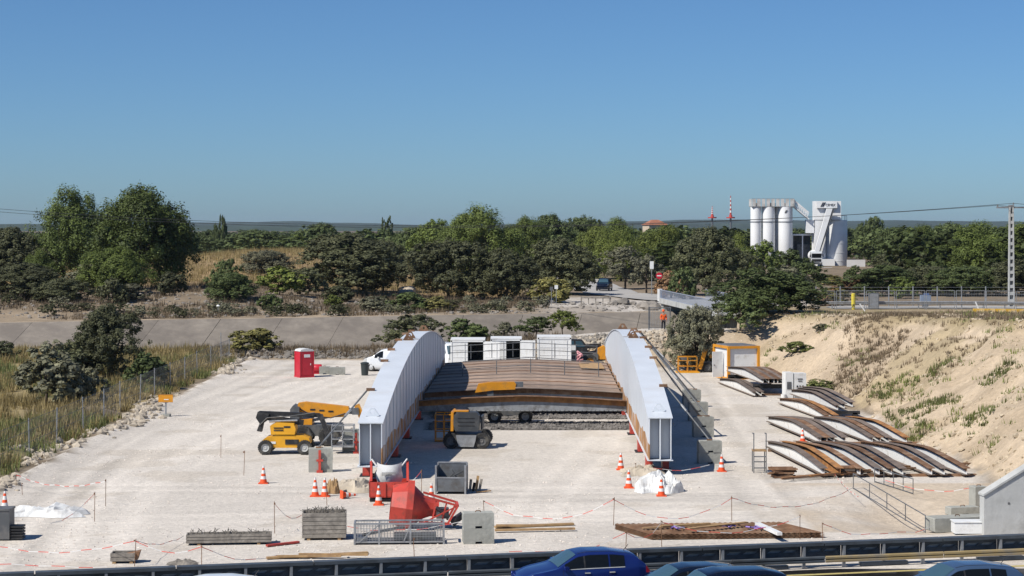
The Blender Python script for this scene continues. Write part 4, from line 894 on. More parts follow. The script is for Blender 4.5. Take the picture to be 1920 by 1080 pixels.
p = gp(1430, 905); q = gp(1860, 872)
for k in range(5):
    a = p.lerp(q, U(0, .2)) + Vector((0, U(-.5, .5), .1 + .03 * k)); b_ = p.lerp(q, U(.45, .95)) + Vector((0, U(-.5, .5), .1 + .03 * k)); put('steel_bar', MB().bar(a, b_, .12, .08), M['rust' if k % 2 else 'rustorange'], label=ORD[k].replace('nearest', 'lowest') + ' of the long rusty bars heaped in front of the beams', cat='steel bar', group='long rusty bars in front of the beams')
for x0, y0, x1, y1, lb in ((1600, 905, 1735, 1000, 'left'), (1640, 893, 1712, 935, 'right')):
    a, b_ = gp(x0, y0, .3), gp(x1, y1, -.2); a.z = gz(a.x, a.y); b_.z = gz(b_.x, b_.y); t = thing('stair_handrail', a, lb + ' grey handrail of the temporary steps by the pit', 'handrail'); d = b_ - a
    for z in (.7, .05): put('rail', MB().cyl((0, 0, z), d + Vector((0, 0, z)), .022, n=6), M['dsteel'], t)
    for k in range(5): put('post', MB().cyl(d * (k / 4), d * (k / 4) + Vector((0, 0, .72)), .02, n=6), M['dsteel'], t)
# ------------------------------------------------------------------ lifts and handlers
def basket(t, c, d, m, name='basket'):
    b = MB(); x, y, z = c; w, e, h = d
    b.box((x, y, z + .04), (w, e, .08))
    for sx in (-1, 0, 1):
        for sy in (-1, 1): b.bar((x + sx * w / 2, y + sy * e / 2, z), (x + sx * w / 2, y + sy * e / 2, z + h), .05)
    for hh in (.38, .75, 1.0):
        for sy in (-1, 1): b.bar((x - w / 2, y + sy * e / 2, z + h * hh), (x + w / 2, y + sy * e / 2, z + h * hh), .05)
        for sx in (-1, 1): b.bar((x + sx * w / 2, y - e / 2, z + h * hh), (x + sx * w / 2, y + e / 2, z + h * hh), .05)
    put(name, b, M[m], t); put('control_box', MB().box((x - w * .2, y, z + h * .85), (.5, .25, .25)), M['grey'], t)
p = gp(534, 853); t = thing('articulated_lift', (p.x, p.y + .8, 0), 'yellow articulated boom lift with folded black boom, left of the left girder', 'boom lift')
put('chassis', MB().prism([(-1.15, .35), (1.15, .35), (1.3, .55), (1.25, .85), (.9, 1.0), (-.5, 1.02), (-1.0, .9), (-1.25, .7)], -.6, .6), M['yellow'], t)
put('chassis_panel', MB().box((.35, -.61, .66), (.7, .04, .26)), M['black'], t)
for x in (-1.03, 1.03):
    for y in (-.72, .72): wheel(t, x, y, .38, .38, .28)
put('turret', MB().prism([(-.75, 1.05), (.5, 1.05), (.55, 1.35), (.45, 1.62), (-.5, 1.66), (-.8, 1.5)], -.65, .5), M['yellow'], t)
put('turret_vents', MB().box((-.35, -.66, 1.4), (.5, .03, .06)).box((-.35, -.66, 1.28), (.5, .03, .06)), M['black'], t)
put('riser', MB().prism([(-1.55, 1.2), (-1.3, 1.15), (-1.2, 1.6), (-1.0, 1.75), (-.9, 2.1), (-1.5, 2.2), (-1.6, 1.9), (-1.4, 1.6)], -.25, .25), M['black'], t)
put('lower_boom', MB().bar((-1.4, 0, 1.95), (.9, .0, 1.62), .3, .26), M['black'], t)
put('upper_boom', MB().bar((-1.45, .1, 2.12), (1.75, .1, 2.0), .24, .22), M['black'], t)
put('jib', MB().prism([(1.55, 2.12), (1.9, 2.05), (2.5, .55), (2.2, .5), (1.85, 1.6)], -.15, .2), M['black'], t)
put('decal', MB().box((.1, -.655, 1.45), (.35, .012, .1)), M['black'], t); put('decal', MB().box((-.75, -.615, .62), (.5, .012, .12)), M['whitep'], t); put('hose', MB().tube([(-1.4, -.28, 1.5), (-1.0, -.3, 1.9), (.2, -.2, 1.98), (1.5, -.1, 2.16)], .025, 5), M['grey'], t)
put('cylinder', MB().cyl((-.9, -.2, 1.7), (.6, -.2, 1.75), .06), M['galv'], t)
basket(t, (3.0, 0, .35), (1.15, .8, 1.15), 'galv')
p = gp(590, 838); t = thing('telescopic_handler', (p.x, p.y + 1.2, 0), 'orange telescopic boom machine parked behind the black folded boom', 'boom lift')
put('chassis', MB().box((.1, 0, .85), (2.6, 1.5, .6)), M['grey'], t)
for x in (-.7, .75):
    for y in (-.85, .85): wheel(t, x, y, .56, .56, .4, 'grey')
put('turret', MB().box((-.7, 0, 1.25), (1.0, 1.4, .4)), M['orange'], t)
for k_ in range(3): put('decal', MB().box((-.2 + .5 * k_, -.29, 1.95 - .05 * k_), (.28, .012, .09)), M['black'], t)
put('hose', MB().tube([(-.9, -.3, 2.0), (-.2, -.36, 1.62), (.8, -.34, 1.5), (1.6, -.3, 1.75)], .03, 5), M['black'], t); put('lift_ram', MB().cyl((-.4, -.1, 1.3), (.9, -.1, 1.6), .08), M['galv'], t); put('counterweight', MB().prism([(-1.4, 1.1), (-.9, 1.1), (-.9, 2.1), (-1.25, 2.2), (-1.4, 2.0)], -.7, .7), M['grey'], t)
put('boom', MB().prism([(-1.1, 1.7), (-1.0, 2.3), (-.6, 2.36), (1.75, 2.1), (1.85, 1.85), (1.6, 1.55), (.2, 1.5)], -.28, .28), M['orange'], t)
put('boom_extension', MB().bar((1.5, 0, 1.86), (2.0, 0, 1.84), .34, .3), M['dsteel'], t)
put('knuckle', MB().prism([(1.95, 1.66), (2.35, 1.66), (2.3, 2.06), (2.0, 2.0)], -.2, .2), M['dsteel'], t)
put('jib', MB().bar((2.2, 0, 2.2), (2.72, 0, .9), .26, .3), M['orange'], t)
M['lead'] = mat('lead_grey_paint', (.055, .06, .066), .5, .1, 2, dirt=(.11, .105, .10), dscale=2)
p = gp(876, 843); t = thing('boom_lift', (p.x, p.y + 1.2, 0), 'grey and orange boom lift seen from behind under the deck edge', 'boom lift', None, -.06)
put('chassis', MB().box((0, .3, .55), (1.4, 2.4, .45)), M['black'], t); put('tow_plate', MB().prism([(-.55, .75), (.55, .75), (.5, .45), (.4, .12), (-.4, .12), (-.5, .45)], -1.02, -.95), M['galv'], t)
for x in (-.83, .83):
    for y in (-.75, 1.4): wheel(t, x, y, .43, .43, .34, 'grey')
put('counterweight', MB().prism([(-.6, .95), (.62, .95), (.7, 1.3), (.68, 1.8), (.55, 1.98), (-.5, 1.98), (-.68, 1.8), (-.7, 1.3)], -.9, -.2), M['lead'], t)
for z in (1.25, 1.45, 1.65): put('vent', MB().box((0, -.905, z), (.9, .02, .04)), M['black'], t)
put('side_cover', MB().prism([(-.86, .95), (-.71, .95), (-.70, 1.95), (-.84, 2.0)], -.85, 1.2), M['orange'], t); put('side_cover', MB().box((.78, .4, 1.35), (.1, 1.4, .7)), M['lead'], t); put('hood_edge', MB().box((-.3, -.5, 2.02), (.8, .5, .06)), M['orange'], t)
put('boom', MB().bar((-.5, .2, 1.9), (-.6, 4.5, 1.5), .36, .3), M['dsteel'], t)
p = gp(832, 828); t = thing('work_basket', (p.x, p.y + .5, .02), 'orange work basket standing in the shade beside the lift', 'basket'); basket(t, (0, 0, 0), (.95, 1.4, 1.5), 'orange', 'cage')
p = gp(955, 794); t = thing('boom_lift', (p.x, p.y + 1.0, 0), 'grey boom lift under the deck with its orange boom above the beams', 'boom lift')
put('chassis', MB().box((0, 0, .78), (2.7, 1.5, .62)), M['grey'], t); put('engine_cover', MB().box((-.3, 0, 1.2), (1.8, 1.4, .3)), M['dsteel'], t)
for x in (-.9, .98):
    for y in (-.85, .85): wheel(t, x, y, .43, .43, .36, 'rim')
put('mast', MB().box((-1.2, 2.6, 1.2), (.4, .4, 1.2)), M['dsteel'], t)
put('boom', MB().prism([(-2.15, 1.6), (-1.95, 2.15), (-1.2, 2.25), (.3, 2.27), (.42, 2.15), (.36, 1.8), (-1.0, 1.75)], 2.3, 2.8), M['orange'], t); put('boom_head', MB().box((.62, 2.55, 2.1), (.5, .42, .3)), M['dsteel'], t)
p = gp(1075, 692); t = thing('telehandler', (p.x, p.y + 1, 0), 'dark-cabbed telehandler with orange body behind the bridge deck', 'telehandler')
put('chassis', MB().box((-.2, 0, .95), (4.6, 1.6, .6)), M['grey'], t)
for x in (-1.7, 1.4):
    for y in (-.9, .9): wheel(t, x, y, .6, .6, .4, 'orange')
put('cab', MB().prism([(-1.15, 1.25), (1.15, 1.25), (1.2, 1.9), (.75, 2.45), (-.55, 2.5), (-1.05, 2.0)], -.8, .15), M['black'], t)
for a in ([(-.85, 1.85), (.05, 1.85), (.05, 2.36), (-.5, 2.38)], [(.2, 1.85), (1.0, 1.85), (.68, 2.34), (.2, 2.36)]): put('cab_window', MB().prism(a, -.82, -.79), M['glassb'], t)
put('notice_board', MB().box((-.15, -.85, 1.78), (.75, .03, .42)), M['whitep'], t); put('engine_cover', MB().box((-2.1, -.4, 1.3), (1.6, .8, .5)), M['orange'], t); put('counterweight', MB().prism([(2.0, .8), (2.8, .8), (2.95, 1.5), (2.6, 1.95), (2.1, 1.7)], -.7, .7), M['orange'], t); put('boom', MB().bar((2.4, .5, 1.9), (-2.6, .5, 1.55), .4, .35), M['black'], t)
p = gp(1303, 700); t = thing('boom_lift', (p.x, p.y + .8, 0), 'orange boom lift with raised basket beside the cabin', 'boom lift')
basket(t, (-.55, 0, .08), (1.5, .9, 1.25), 'orange'); put('basket_floor', MB().box((-.55, -.1, .06), (1.9, 1.1, .1)), M['yellow'], t); put('jib', MB().bar((.45, 0, .3), (.95, 0, 1.95), .32, .3), M['orange'], t); put('boom', MB().prism([(1.3, 1.2), (1.9, 1.2), (1.9, 2.05), (1.4, 2.0)], .3, .8), M['orange'], t); put('chassis', MB().box((1.6, .8, .6), (1.6, 1.3, .6)), M['grey'], t)
for x in (1.1, 2.1): wheel(t, x, .2, .4, .4, .3, 'grey')
put('pallet_stack', MB().box((0, 0, .1), (1.2, 1, .12)).box((0, 0, .45), (1.0, .8, .5)), M['rust'], loc=gp(1262, 692), label='small rusty pallet load left of the orange basket', cat='pallet')
# ------------------------------------------------------------------ containers, toilet, cabin, cabinet
def container(x0, x1, ytop, Yc, label, dark, leaf, D=3.0):
    X0, X1 = px(x0, Yc), px(x1, Yc); w = X1 - X0; h = pz(ytop, Yc); t = thing('site_container', ((X0 + X1) / 2, Yc, 0), label, 'container', 'white site containers behind the deck')
    b = MB(); f = .12
    b.box((0, D / 2, .06), (w, D, .12)); b.box((0, D / 2, h - .05), (w + .03, D + .03, .1)); b.box((0, D - .03, h / 2), (w - .02, .05, h - .2))
    for s_ in (-1, 1):
        b.box((s_ * (w / 2 - .03), D / 2, h / 2), (.05, D - .05, h - .2)); b.box((s_ * (w / 2 - .06), .05, h / 2), (f, .1, h - .02))
        for k in range(9): b.box((s_ * (w / 2 + .005), .3 + k * .3, h / 2), (.03, .12, h - .3))
    b.box((0, .05, h - .12), (w - .03, .1, .22)); put('shell', b, M['whitep'], t)
    def leafm(wd): 
        q = MB().box((wd / 2, 0, (h - .3) / 2), (wd, .05, h - .36))
        for z in (.25, .48, .72): q.box((wd / 2, -.03, (h - .3) * z), (wd - .1, .03, .05))
        q.bar((wd * .8, -.05, .1), (wd * .8, -.05, h - .45), .035); return q
    wd = w / 2 - .12
    o = put('door', leafm(wd), M['whitep'], t, loc=(-w / 2 + .12, .06, .15))
    if leaf: o = put('door', leafm(wd), M['whitep'], t, loc=(w / 2 - .02, -.04, .15), rz=R(-leaf)); put('black_back_sheet', MB().box((w / 4, D - .1, h / 2), (w / 2, .03, h - .3)), M['black'], t); put('stored_goods', MB().box((w / 4, D * .5, .6), (w * .35, D * .5, .9)), M['grey'], t)  # black sheet before the back wall makes the open half look dark
    else: put('door', leafm(wd), M['whitep'], t, loc=(.01, .06, .15))
container(845, 909, 636, 162, 'first white container from the left, one door open on a dark interior', 1, 12); container(920, 978, 634, 163, 'second white container, door folded open to the right', 1, 6); container(1008, 1071, 631, 164, 'third white container with closed grey doors', 0, 0)
p = gp(569, 708); t = thing('portable_toilet', (p.x, p.y + .6, 0), 'red portable toilet with white roof', 'toilet', None, R(28)); w = .57
put('walls', MB().box((0, 0, 1.1), (2 * w, 2 * w, 1.95)), M['loo'], t); put('base', MB().box((0, 0, .06), (1.25, 1.25, .12)), M['loo'], t)
put('roof', MB().prism([(-.6, 2.08), (.6, 2.08), (.5, 2.22), (.2, 2.29), (-.2, 2.29), (-.5, 2.22)], -.6, .6), M['tarp'], t); d = put('door', MB().box((0, -w - .015, 1.05), (.78, .03, 1.75)), M['loo'], t); put('handle', MB().box((.3, -w - .04, 1.05), (.05, .04, .14)), M['whitep'], d)
for sx, sy, rz in ((.0, -w - .035, 0), (w + .012, 0, R(90))): put('sticker', MB().box((0, 0, 0), (.5, .02, .24)), M['whitep'], t, loc=(sx, sy, 1.72), rz=rz)
for sx in (-w, w):
    for sy in (-w, w): put('corner_post', MB().box((sx, sy, 1.08), (.07, .07, 2.0)), M['loo'], t)
put('water_tank', MB().lathe([(.01, -.35), (.3, -.35), (.34, -.28), (.34, .28), (.3, .35), (.01, .35)], axis='X').box((0, 0, -.38), (.7, .5, .1)), M['loo'], loc=gp(594, 702) + Vector((0, .6, .45)), label='small red tank beside the portable toilet', cat='tank')
put('waste_bin', MB().lathe([(.01, .02), (.27, .02), (.33, .95), (.36, .95), (.36, 1.02), (.2, 1.08), (.01, 1.08)]), mat('bin_plastic', (.035, .045, .045), .5, .1, 3), loc=gp(684, 704), label='dark plastic barrel bin in front of the small white van', cat='bin')
p = gp(1366, 712); t = thing('site_cabin', (p.x, p.y, 0), 'orange-framed white cabin with its side door open', 'cabin', None, R(15)); w, D, h = 2.5, 3.1, 2.62
put('walls', MB().box((w / 2, D / 2, h / 2), (w - .1, D - .1, h - .1)), M['whitep'], t)
b = MB()
for x in (0, w):
    for y in (0, D): b.box((x, y, h / 2), (.2, .2, h))
for z in (.08, h - .1): b.box((w / 2, 0, z), (w, .19, .19)).box((w / 2, D, z), (w, .19, .19)).box((0, D / 2, z), (.19, D, .19)).box((w, D / 2, z), (.19, D, .19))
put('frame', b, M['orange'], t); put('roof', MB().box((w / 2, D / 2, h + .0), (w - .2, D - .2, .06)), M['galv'], t)
for k in range(8): put('roof_rib', MB().box((w / 2, .3 + k * .36, h + .05), (w - .3, .08, .05)), M['galv'], t)
d = put('door', MB().box((-.45, 0, 1.1), (.9, .05, 2.0)), M['whitep'], t, loc=(-.08, 1.1, .05), rz=R(8)); put('handle', MB().box((-.75, -.04, 1.05), (.1, .06, .05)), M['black'], d)
p = gp(1482, 750); t = thing('electrical_cabinet', (p.x, p.y, 0), 'white electrical cabinet with dark sockets between the beam piles', 'cabinet', None, R(8))
put('stain', MB().box((.72, .045, .25), (.8, .008, .2)), M['galv'], t); put('side_case', MB().box((-.05, .5, .98), (.55, .9, 1.85)), M['whitep'], t); put('panel_case', MB().box((.72, .45, .98), (.85, .8, 1.72)), M['whitep'], t); put('plinth', MB().box((.4, .5, .06), (1.5, 1.0, .12)), M['galv'], t)
for k in range(9): put('socket', MB().box((.5 + (k % 3) * .2, .03, .5 + (k // 3) * .22), (.09, .05, .11)), M['black'], t)
put('louvre', MB().box((-.08, .03, 1.0), (.3, .03, .5)), M['grey'], t); put('indicator', MB().box((.7, .03, 1.45), (.35, .03, .05)).box((.7, .03, 1.3), (.28, .03, .04)), M['black'], t)
put('white_bucket', MB().lathe([(.01, 0), (.15, 0), (.18, .4), (.16, .4), (.13, .03), (.01, .03)]), M['whitep'], loc=gp(1469, 750), label='white bucket beside the electrical cabinet', cat='bucket')
# ------------------------------------------------------------------ boxes, skips and heaps in front
def crate(name, x0, x1, yb, h, D, m, label, cat, boards=0, rz=.06):
    p0, p1 = gp(x0, yb), gp(x1, yb); w = (p1 - p0).length; t = thing(name, ((p0.x + p1.x) / 2, p0.y + D / 2, gz((p0.x + p1.x) / 2, p0.y)), label, cat, None, rz)
    if boards:
        for k in range(boards):
            z = .08 + (h - .08) * (k + .5) / boards; e = (h - .08) / boards - .02; j = U(-.012, .012)
            for sy in (-1, 1): put('board', MB().box((0, sy * D / 2 + j, z), (w, .04, e)), M[m], t)
            for sx in (-1, 1): put('board', MB().box((sx * (w / 2 - .03), 0, z), (.04, D - .06, e)), M[m], t)
    put('floor', MB().box((0, 0, .1), (w - .08, D - .08, .05)), M[m], t)
    for sx in (-.35, .35): put('skid', MB().box((sx * w, 0, .035), (.12, D, .07)), M['timber'], t)
    return t, w
def brush(t, w, D, z, n, hgt, m='straw'):
    X = rng.uniform(-w / 2 + .1, w / 2 - .1, n); Y = rng.uniform(-D / 2 + .06, D / 2 - .06, n); b = MB()
    for x, y in zip(X, Y):
        e = Vector((x + U(-.15, .15), y + U(-.1, .1), z + U(.1, 1) * hgt)); b.bar((x, y, z - .1), e, .022); b.bar(Vector((x, y, z)).lerp(e, .5), e + Vector((U(-.15, .15), U(-.1, .1), U(-.1, .05))), .018)
    put('brushwood', b, M['wood' if m == 'wood' else 'stoned'], t, kind='stuff')
t, w = crate('wooden_crate', 565, 647, 1013, 1.05, 1.0, 'wood', 'tall grey plank crate full of sticks left of the wire cage', 'crate', 6); brush(t, w, 1, .95, 60, .28); put('fill', MB().box((0, 0, .5), (w - .15, .85, .85)), M['wood'], t)
t, w = crate('plank_trough', 348, 507, 1022, .42, .6, 'wood', 'long low plank trough filled with debris', 'trough', 3, .1); brush(t, w, .6, .36, 60, .22); put('fill', MB().box((0, 0, .22), (w - .15, .5, .22)), M['stoned'], t)
t, w = crate('debris_crate', 206, 252, 1057, .38, .6, 'wood', 'small grey crate with a rusty scrap piece at the lower left', 'crate', 2); put('scrap', MB().prism([(.1, .3), (.6, .42), (.5, .1)], -.2, .25), M['rust'], t)
def cage(x0, x1, yb, h, D, label, rz=.05):
    p0, p1 = gp(x0, yb), gp(x1, yb); w = (p1 - p0).length; t = thing('wire_cage', ((p0.x + p1.x) / 2, p0.y + D / 2, 0), label, 'cage', None, rz); b = MB()
    for sx in (-1, -.45, .25, 1):
        for sy in (-1, 1): b.bar((sx * w / 2, sy * D / 2, 0), (sx * w / 2, sy * D / 2, h), .07)
    for z in (.1, h):
        for sy in (-1, 1): b.bar((-w / 2, sy * D / 2, z), (w / 2, sy * D / 2, z), .06)
        for sx in (-1, 1): b.bar((sx * w / 2, -D / 2, z), (sx * w / 2, D / 2, z), .06)
    put('frame', b, M['galv'], t); put('brace', MB().bar((-w * .45, -D / 2 - .03, .1), (-w * .22, -D / 2 - .03, h), .04), M['galv'], t); put('brace', MB().bar((.05 * w, -D / 2 - .03, .12), (.12 * w, -D / 2 - .03, h * .9), .04), M['galv'], t)
    q = MB(); n = int(w / .11)
    for k in range(n + 1):
        for sy in (-1, 1): q.bar((-w / 2 + w * k / n, sy * D / 2, .1), (-w / 2 + w * k / n, sy * D / 2, h), .012)
    for k in range(1, 8):
        for sy in (-1, 1): q.bar((-w / 2, sy * D / 2, h * k / 8), (w / 2, sy * D / 2, h * k / 8), .012)
    put('wire_mesh', q, M['galv'], t, kind='stuff'); put('floor', MB().box((0, 0, .08), (w, D, .04)), M['dsteel'], t); return t
t = cage(664, 831, 1021, .78, .9, 'long galvanised wire cage in front of the tipped red skip'); put('contents', MB().box((.6, .1, .25), (1.6, .4, .25)).bar((-1.4, 0, .3), (.2, .1, .6), .1), M['dsteel'], t)
p = gp(846, 927); t = thing('metal_stillage', (p.x, p.y + .6, 0), 'grey metal stillage box with open top right of the red skip', 'stillage', None, R(-3)); w, D, h = 1.32, 1.1, 1.3
b = MB().box((0, -D / 2, .42), (w, .03, .6)).box((0, D / 2, .72), (w, .03, 1.1)).box((-w / 2, 0, .7), (.03, D, 1.0)).box((w / 2, 0, .7), (.03, D, 1.0)).box((0, 0, .14), (w, D, .04)); put('panels', b, M['dsteel'], t); b = MB()
for sx in (-1, 1):
    for sy in (-1, 1): b.box((sx * w / 2, sy * D / 2, h / 2), (.08, .08, h))
b.box((0, D / 2, h), (w, .07, .07)).box((0, -D / 2, .74), (w, .06, .06)).box((-w / 2, 0, .1), (.06, D, .06)).box((w / 2, 0, .1), (.06, D, .06)); put('frame', b, M['galv'], t); put('scrap', MB().bar((-.4, -.2, .5), (.5, .2, .95), .05).bar((-.3, .2, .5), (.1, -.3, .9), .06).bar((.4, 0, .4), (.0, .2, 1), .05).box((0, 0, .4), (1.1, .9, .4)), M['grey'], t)
p = gp(885, 924); t = thing('timber_offcuts', (p.x, p.y, 0), 'short boards and dark offcuts leaning right of the metal stillage', 'offcuts')
for k in range(4): put('board', MB().bar((-.1 + .14 * k, U(0, .3), .05), (-.05 + .16 * k, .3, .55 + U(-.15, .25)), .12, .05), M[('wood', 'black', 'timber', 'wood')[k]], t)
put('board', MB().bar((.2, -.1, .05), (.85, .1, .08), .1, .05), M['timber'], t)
p = gp(728, 942); t = thing('red_skip', (p.x, p.y + .75, .02), 'red steel skip holding a white bulk bag', 'skip', None, R(3)); w, D = 1.7, 1.3
b = MB().prism([(-w / 2, .18), (w / 2, .18), (w / 2 + .04, .85), (-w / 2 - .04, .85)], -D / 2, -D / 2 + .05).prism([(-w / 2, .18), (w / 2, .18), (w / 2, .85), (-w / 2, .85)], D / 2 - .05, D / 2).box((-w / 2, 0, .52), (.05, D, .66)).box((w / 2, 0, .52), (.05, D, .66)).box((0, 0, .2), (w, D, .05)); put('tub', b, M['red'], t)
for x in (-.55, -.18, .2, .58): put('rib', MB().box((x, -D / 2 - .02, .5), (.07, .05, .62)), M['red'], t)
for sx in (-1, 1): put('upright', MB().box((sx * (w / 2 - .05), D / 2 - .1, 1.15), (.12, .14, .9)), M['red'], t); put('upright', MB().bar((sx * (w / 2 - .05), D / 2 - .1, 1.6), (sx * (w / 2 - .05), -D / 2 + .1, .85), .09), M['red'], t)
put('skid', MB().box((0, 0, .06), (w, .2, .12)).box((0, -.5, .06), (w, .15, .12)), M['black'], t)
G = [[Vector((x * .58 * (1 - .18 * abs(z - .5)) + .03 * math.sin(9 * z + 5 * x), .30 - .32 * (1 - x * x) * (.4 + .6 * math.sin(3 * z)) - .12 * z, .5 + z * 1.0 + .13 * abs(x) ** 3)) for x in np.linspace(-1, 1, 13)] for z in np.linspace(0, 1, 9)]
b = MB().grid(G); b.grid([[v + Vector((0, .5 - 2 * (v.y - .0) * .3, -.05)) for v in r] for r in G]); bag = put('bulk_bag', b, M['tarp'], t); lt = MB()
for r_, n in ((1.18, 12), (1.10, 9)):
    for k in range(n): lt.box((-.3 + k * .05, -.105 - .02 * r_, r_), (.03, .012, .05))
put('printing', lt, M['grey'], bag)
for sx in (-1, 1): put('bag_strap', MB().bar((sx * .55, .2, 1.45), (sx * .78, .5, 1.72), .05), M['tarp'], bag)
p = gp(765, 1000); t = thing('concrete_skip', (p.x + .15, p.y + 1.3, 0), 'red cone-shaped concrete skip tipped on its side with its frame', 'skip', None, R(4)); b = MB()
n = 9
prof = [(0, .80), (.12, .86), (.55, .98), (.62, 1.02), (.72, 1.02), (.78, .98), (1.35, .48), (1.6, .36), (1.9, .34)]
d = Vector((.88, 0, -.10)).normalized(); up = Vector((0, 1, 0)); e2 = d.cross(up)
b.grid([[Vector((-.9, 0, .98)) + d * l + (up * math.cos(a) + e2 * math.sin(a)) * r * (.92) for a in np.linspace(0, 2 * math.pi, n)] for r, l in [(q[1], q[0]) for q in prof]]); put('hopper', b, M['red'], t)
b = MB(); c0 = Vector((-.9, 0, .98)); b.grid([[c0 + d * l + (up * math.cos(a) + e2 * math.sin(a)) * r for a in np.linspace(0, 2 * math.pi, n)] for r, l in ((.96, .60), (1.02, .6), (1.02, .86), (.96, .86))]); put('collar', b, M['red'], t)
b = MB(); b.bar((.4, -.6, 1.35), (1.75, -.5, .95), .08).bar((.4, .6, 1.35), (1.75, .5, .95), .08).bar((1.75, -.5, .95), (1.75, .5, .95), .08).bar((1.75, -.5, .95), (1.35, -.5, .25), .08).bar((1.75, .5, .95), (1.35, .5, .25), .08).bar((.2, -.75, .35), (1.4, -.5, .25), .08).bar((.9, -.55, 1.2), (.7, -.65, .3), .06).bar((1.3, -.52, 1.08), (1.1, -.55, .3), .06).bar((.3, -.8, .3), (1.75, -.5, .95), .05); put('frame', b, M['red'], t)
put('gate_gear', MB().box((1.15, -.1, .62), (.5, .5, .4)).bar((.9, -.5, .9), (1.4, -.3, .5), .1), M['grey'], t); put('chute', MB().prism([(1.6, .1), (2.0, .45), (1.9, .6), (1.45, .3)], -.35, .35), M['black'], t)
put('site_bin', MB().box((0, 0, .6), (1.2, .8, 1.1)).box((0, 0, 1.18), (1.26, .86, .07)), M['grey'], loc=gp(-12, 1014) + Vector((0, .4, 0)), label='dark grey bin cut off by the left picture edge', cat='bin')
p = gp(30, 1014); t = thing('slat_crate', (p.x, p.y + .3, 0), 'small black slatted crate beside the bin at the left edge', 'crate')
for k in range(5): put('slat', MB().box((0, 0, .08 + k * .11), (.46, .5, .07)), M['black'], t)
def heap(name, x, y, w, d, h, m, label, cat):
    p = on(x, y); b = MB(); n, q = 22, 12; G = []
    for i in range(n + 1):
        row = []
        for j in range(q + 1):
            a, c_ = i / n * 2 - 1, j / q * 2 - 1; e = max(0, 1 - a * a) ** .5 * max(0, 1 - c_ * c_) ** .5; k = .25 + .9 * vnoise(a * 4 + x, c_ * 3 + y, 1.1) + .45 * vnoise(a * 9 + x, c_ * 7, 1.0)
            row.append((a * w / 2 * (1 + .15 * math.sin(5 * c_ + x)), c_ * d / 2 * (1 + .2 * math.sin(4 * a)), e * h * float(k) + .01))
        G.append(row)
    put(name, b.grid(G, smooth=False), M[m], loc=(p.x, p.y, p.z), label=label, cat=cat)
heap('tarpaulin', 88, 966, 3.1, 1.6, .42, 'tarp', 'crumpled white tarpaulin on the gravel at the lower left', 'tarpaulin'); heap('tarpaulin', 1235, 920, 2.0, 2.0, .75, 'tarp', 'crumpled white tarpaulin heap in front of the right girder', 'tarpaulin')
heap('spoil_heap', 660, 918, 2.2, 2.2, .45, 'stone', 'small sandy spoil heap left of the red skip', 'spoil heap'); heap('sand_bag', 625, 925, .55, .5, .6, 'timber', 'yellowish sack behind the pair of cones', 'sack'); heap('spoil_heap', 1205, 888, 2.0, 2.5, .35, 'stone', 'low sand heap at the foot of the right girder', 'spoil heap'); heap('spoil_heap', 342, 1058, 1.0, .5, .15, 'stoned', 'low heap of grey stones by the barrier at the lower left', 'spoil heap')
p = gp(1472, 898); t = thing('scrap_pile', (p.x, p.y + .4, 0), 'dark rusty pile of steel offcuts beside the access steps', 'scrap pile')
for k in range(16): put('offcut', MB().bar((-.65 + U(-.1, .2), U(-.3, .3), .06 + k * .028), (.6 + U(-.2, .1), U(-.3, .3), .05 + k * .03), .12, .07), M['rust'], t)
p = gp(1587, 893); t = thing('plank_box', (p.x, p.y, 0), 'small box of rusty slats at the near end of the beams', 'box')
for k in range(4): put('slat', MB().box((0, 0, .06 + k * .13), (.75, .5, .09)), M['rust' if k % 2 else 'rustgrey'], t)
p = gp(1425, 887); t = thing('access_steps', (p.x, p.y, 0), 'thin steel access steps with tall handrails', 'steps'); b = MB()
for sx in (-.3, .3):
    for sy in (0, .6): b.bar((sx, sy, 0), (sx, sy, 1.05 if sy else 1.95), .045)
    b.bar((sx, 0, 1.9), (sx, .5, 1.9), .04)
for z in (.25, .55, .8): b.bar((-.3, 0, z), (.3, 0, z), .05)
put('frame', b, M['dsteel'], t); put('platform', MB().box((0, .3, 1.08), (.66, .66, .06)), M['timber'], t)
# corrugated sheet stack, planks
p0 = gp(1163, 985); t = thing('sheet_stack', gp(1320, 1001), 'stack of dark rusty corrugated sheets lying by the barrier', 'sheet stack', None, R(4))
for k in range(4):
    n = 62; P = [[(-3.35 + 6.7 * i / n + (y < 0) * .35 * 0 - .55 * (y - 1) + U(-.004, .004), y * 1.4, .04 + k * .055 + (.035 if i % 2 else 0)) for i in range(n + 1)] for y in (-1, -.97, 1)]
    P2 = [[(v[0], v[1], v[2] - .02) for v in r] for r in P]; b = MB().grid(P, smooth=False).grid(P2, smooth=False).grid([P[0], P2[0]], smooth=False); put('sheet', b, M['rust'], t)
put('white_beam', MB().bar(gp(1420, 982, .33), gp(1462, 1001, .33), .2, .12), M['whitep'], label='white painted steel piece lying on the corrugated sheets', cat='steel piece')
for k, (a, c_) in enumerate((((1205, 990), (1385, 981)), ((1240, 986), (1330, 981)), ((1290, 991), (1400, 979)))): put('plank', MB().bar(gp(*a, .30 + .05 * k), gp(*c_, .30 + .05 * k), .2, .04), M['timber'], label=('longest', 'shortest', 'skewed')[k] + ' plank lying on the corrugated sheets', cat='plank')
pl = mat('purple_strap', (.32, .22, .55), .6)
for k, (x, y) in enumerate(((1258, 990), (1355, 987), (1400, 989), (1415, 991))): put('strap', MB().tube([gp(x, y, .31) + Vector((.13 * i, .2 * math.sin(i * 2 + k), .03 * (i % 2))) for i in range(5)], .035, 5), pl, label='purple lifting strap on the sheets, ' + ('leftmost', 'second from the left', 'third from the left', 'rightmost')[k], cat='strap')
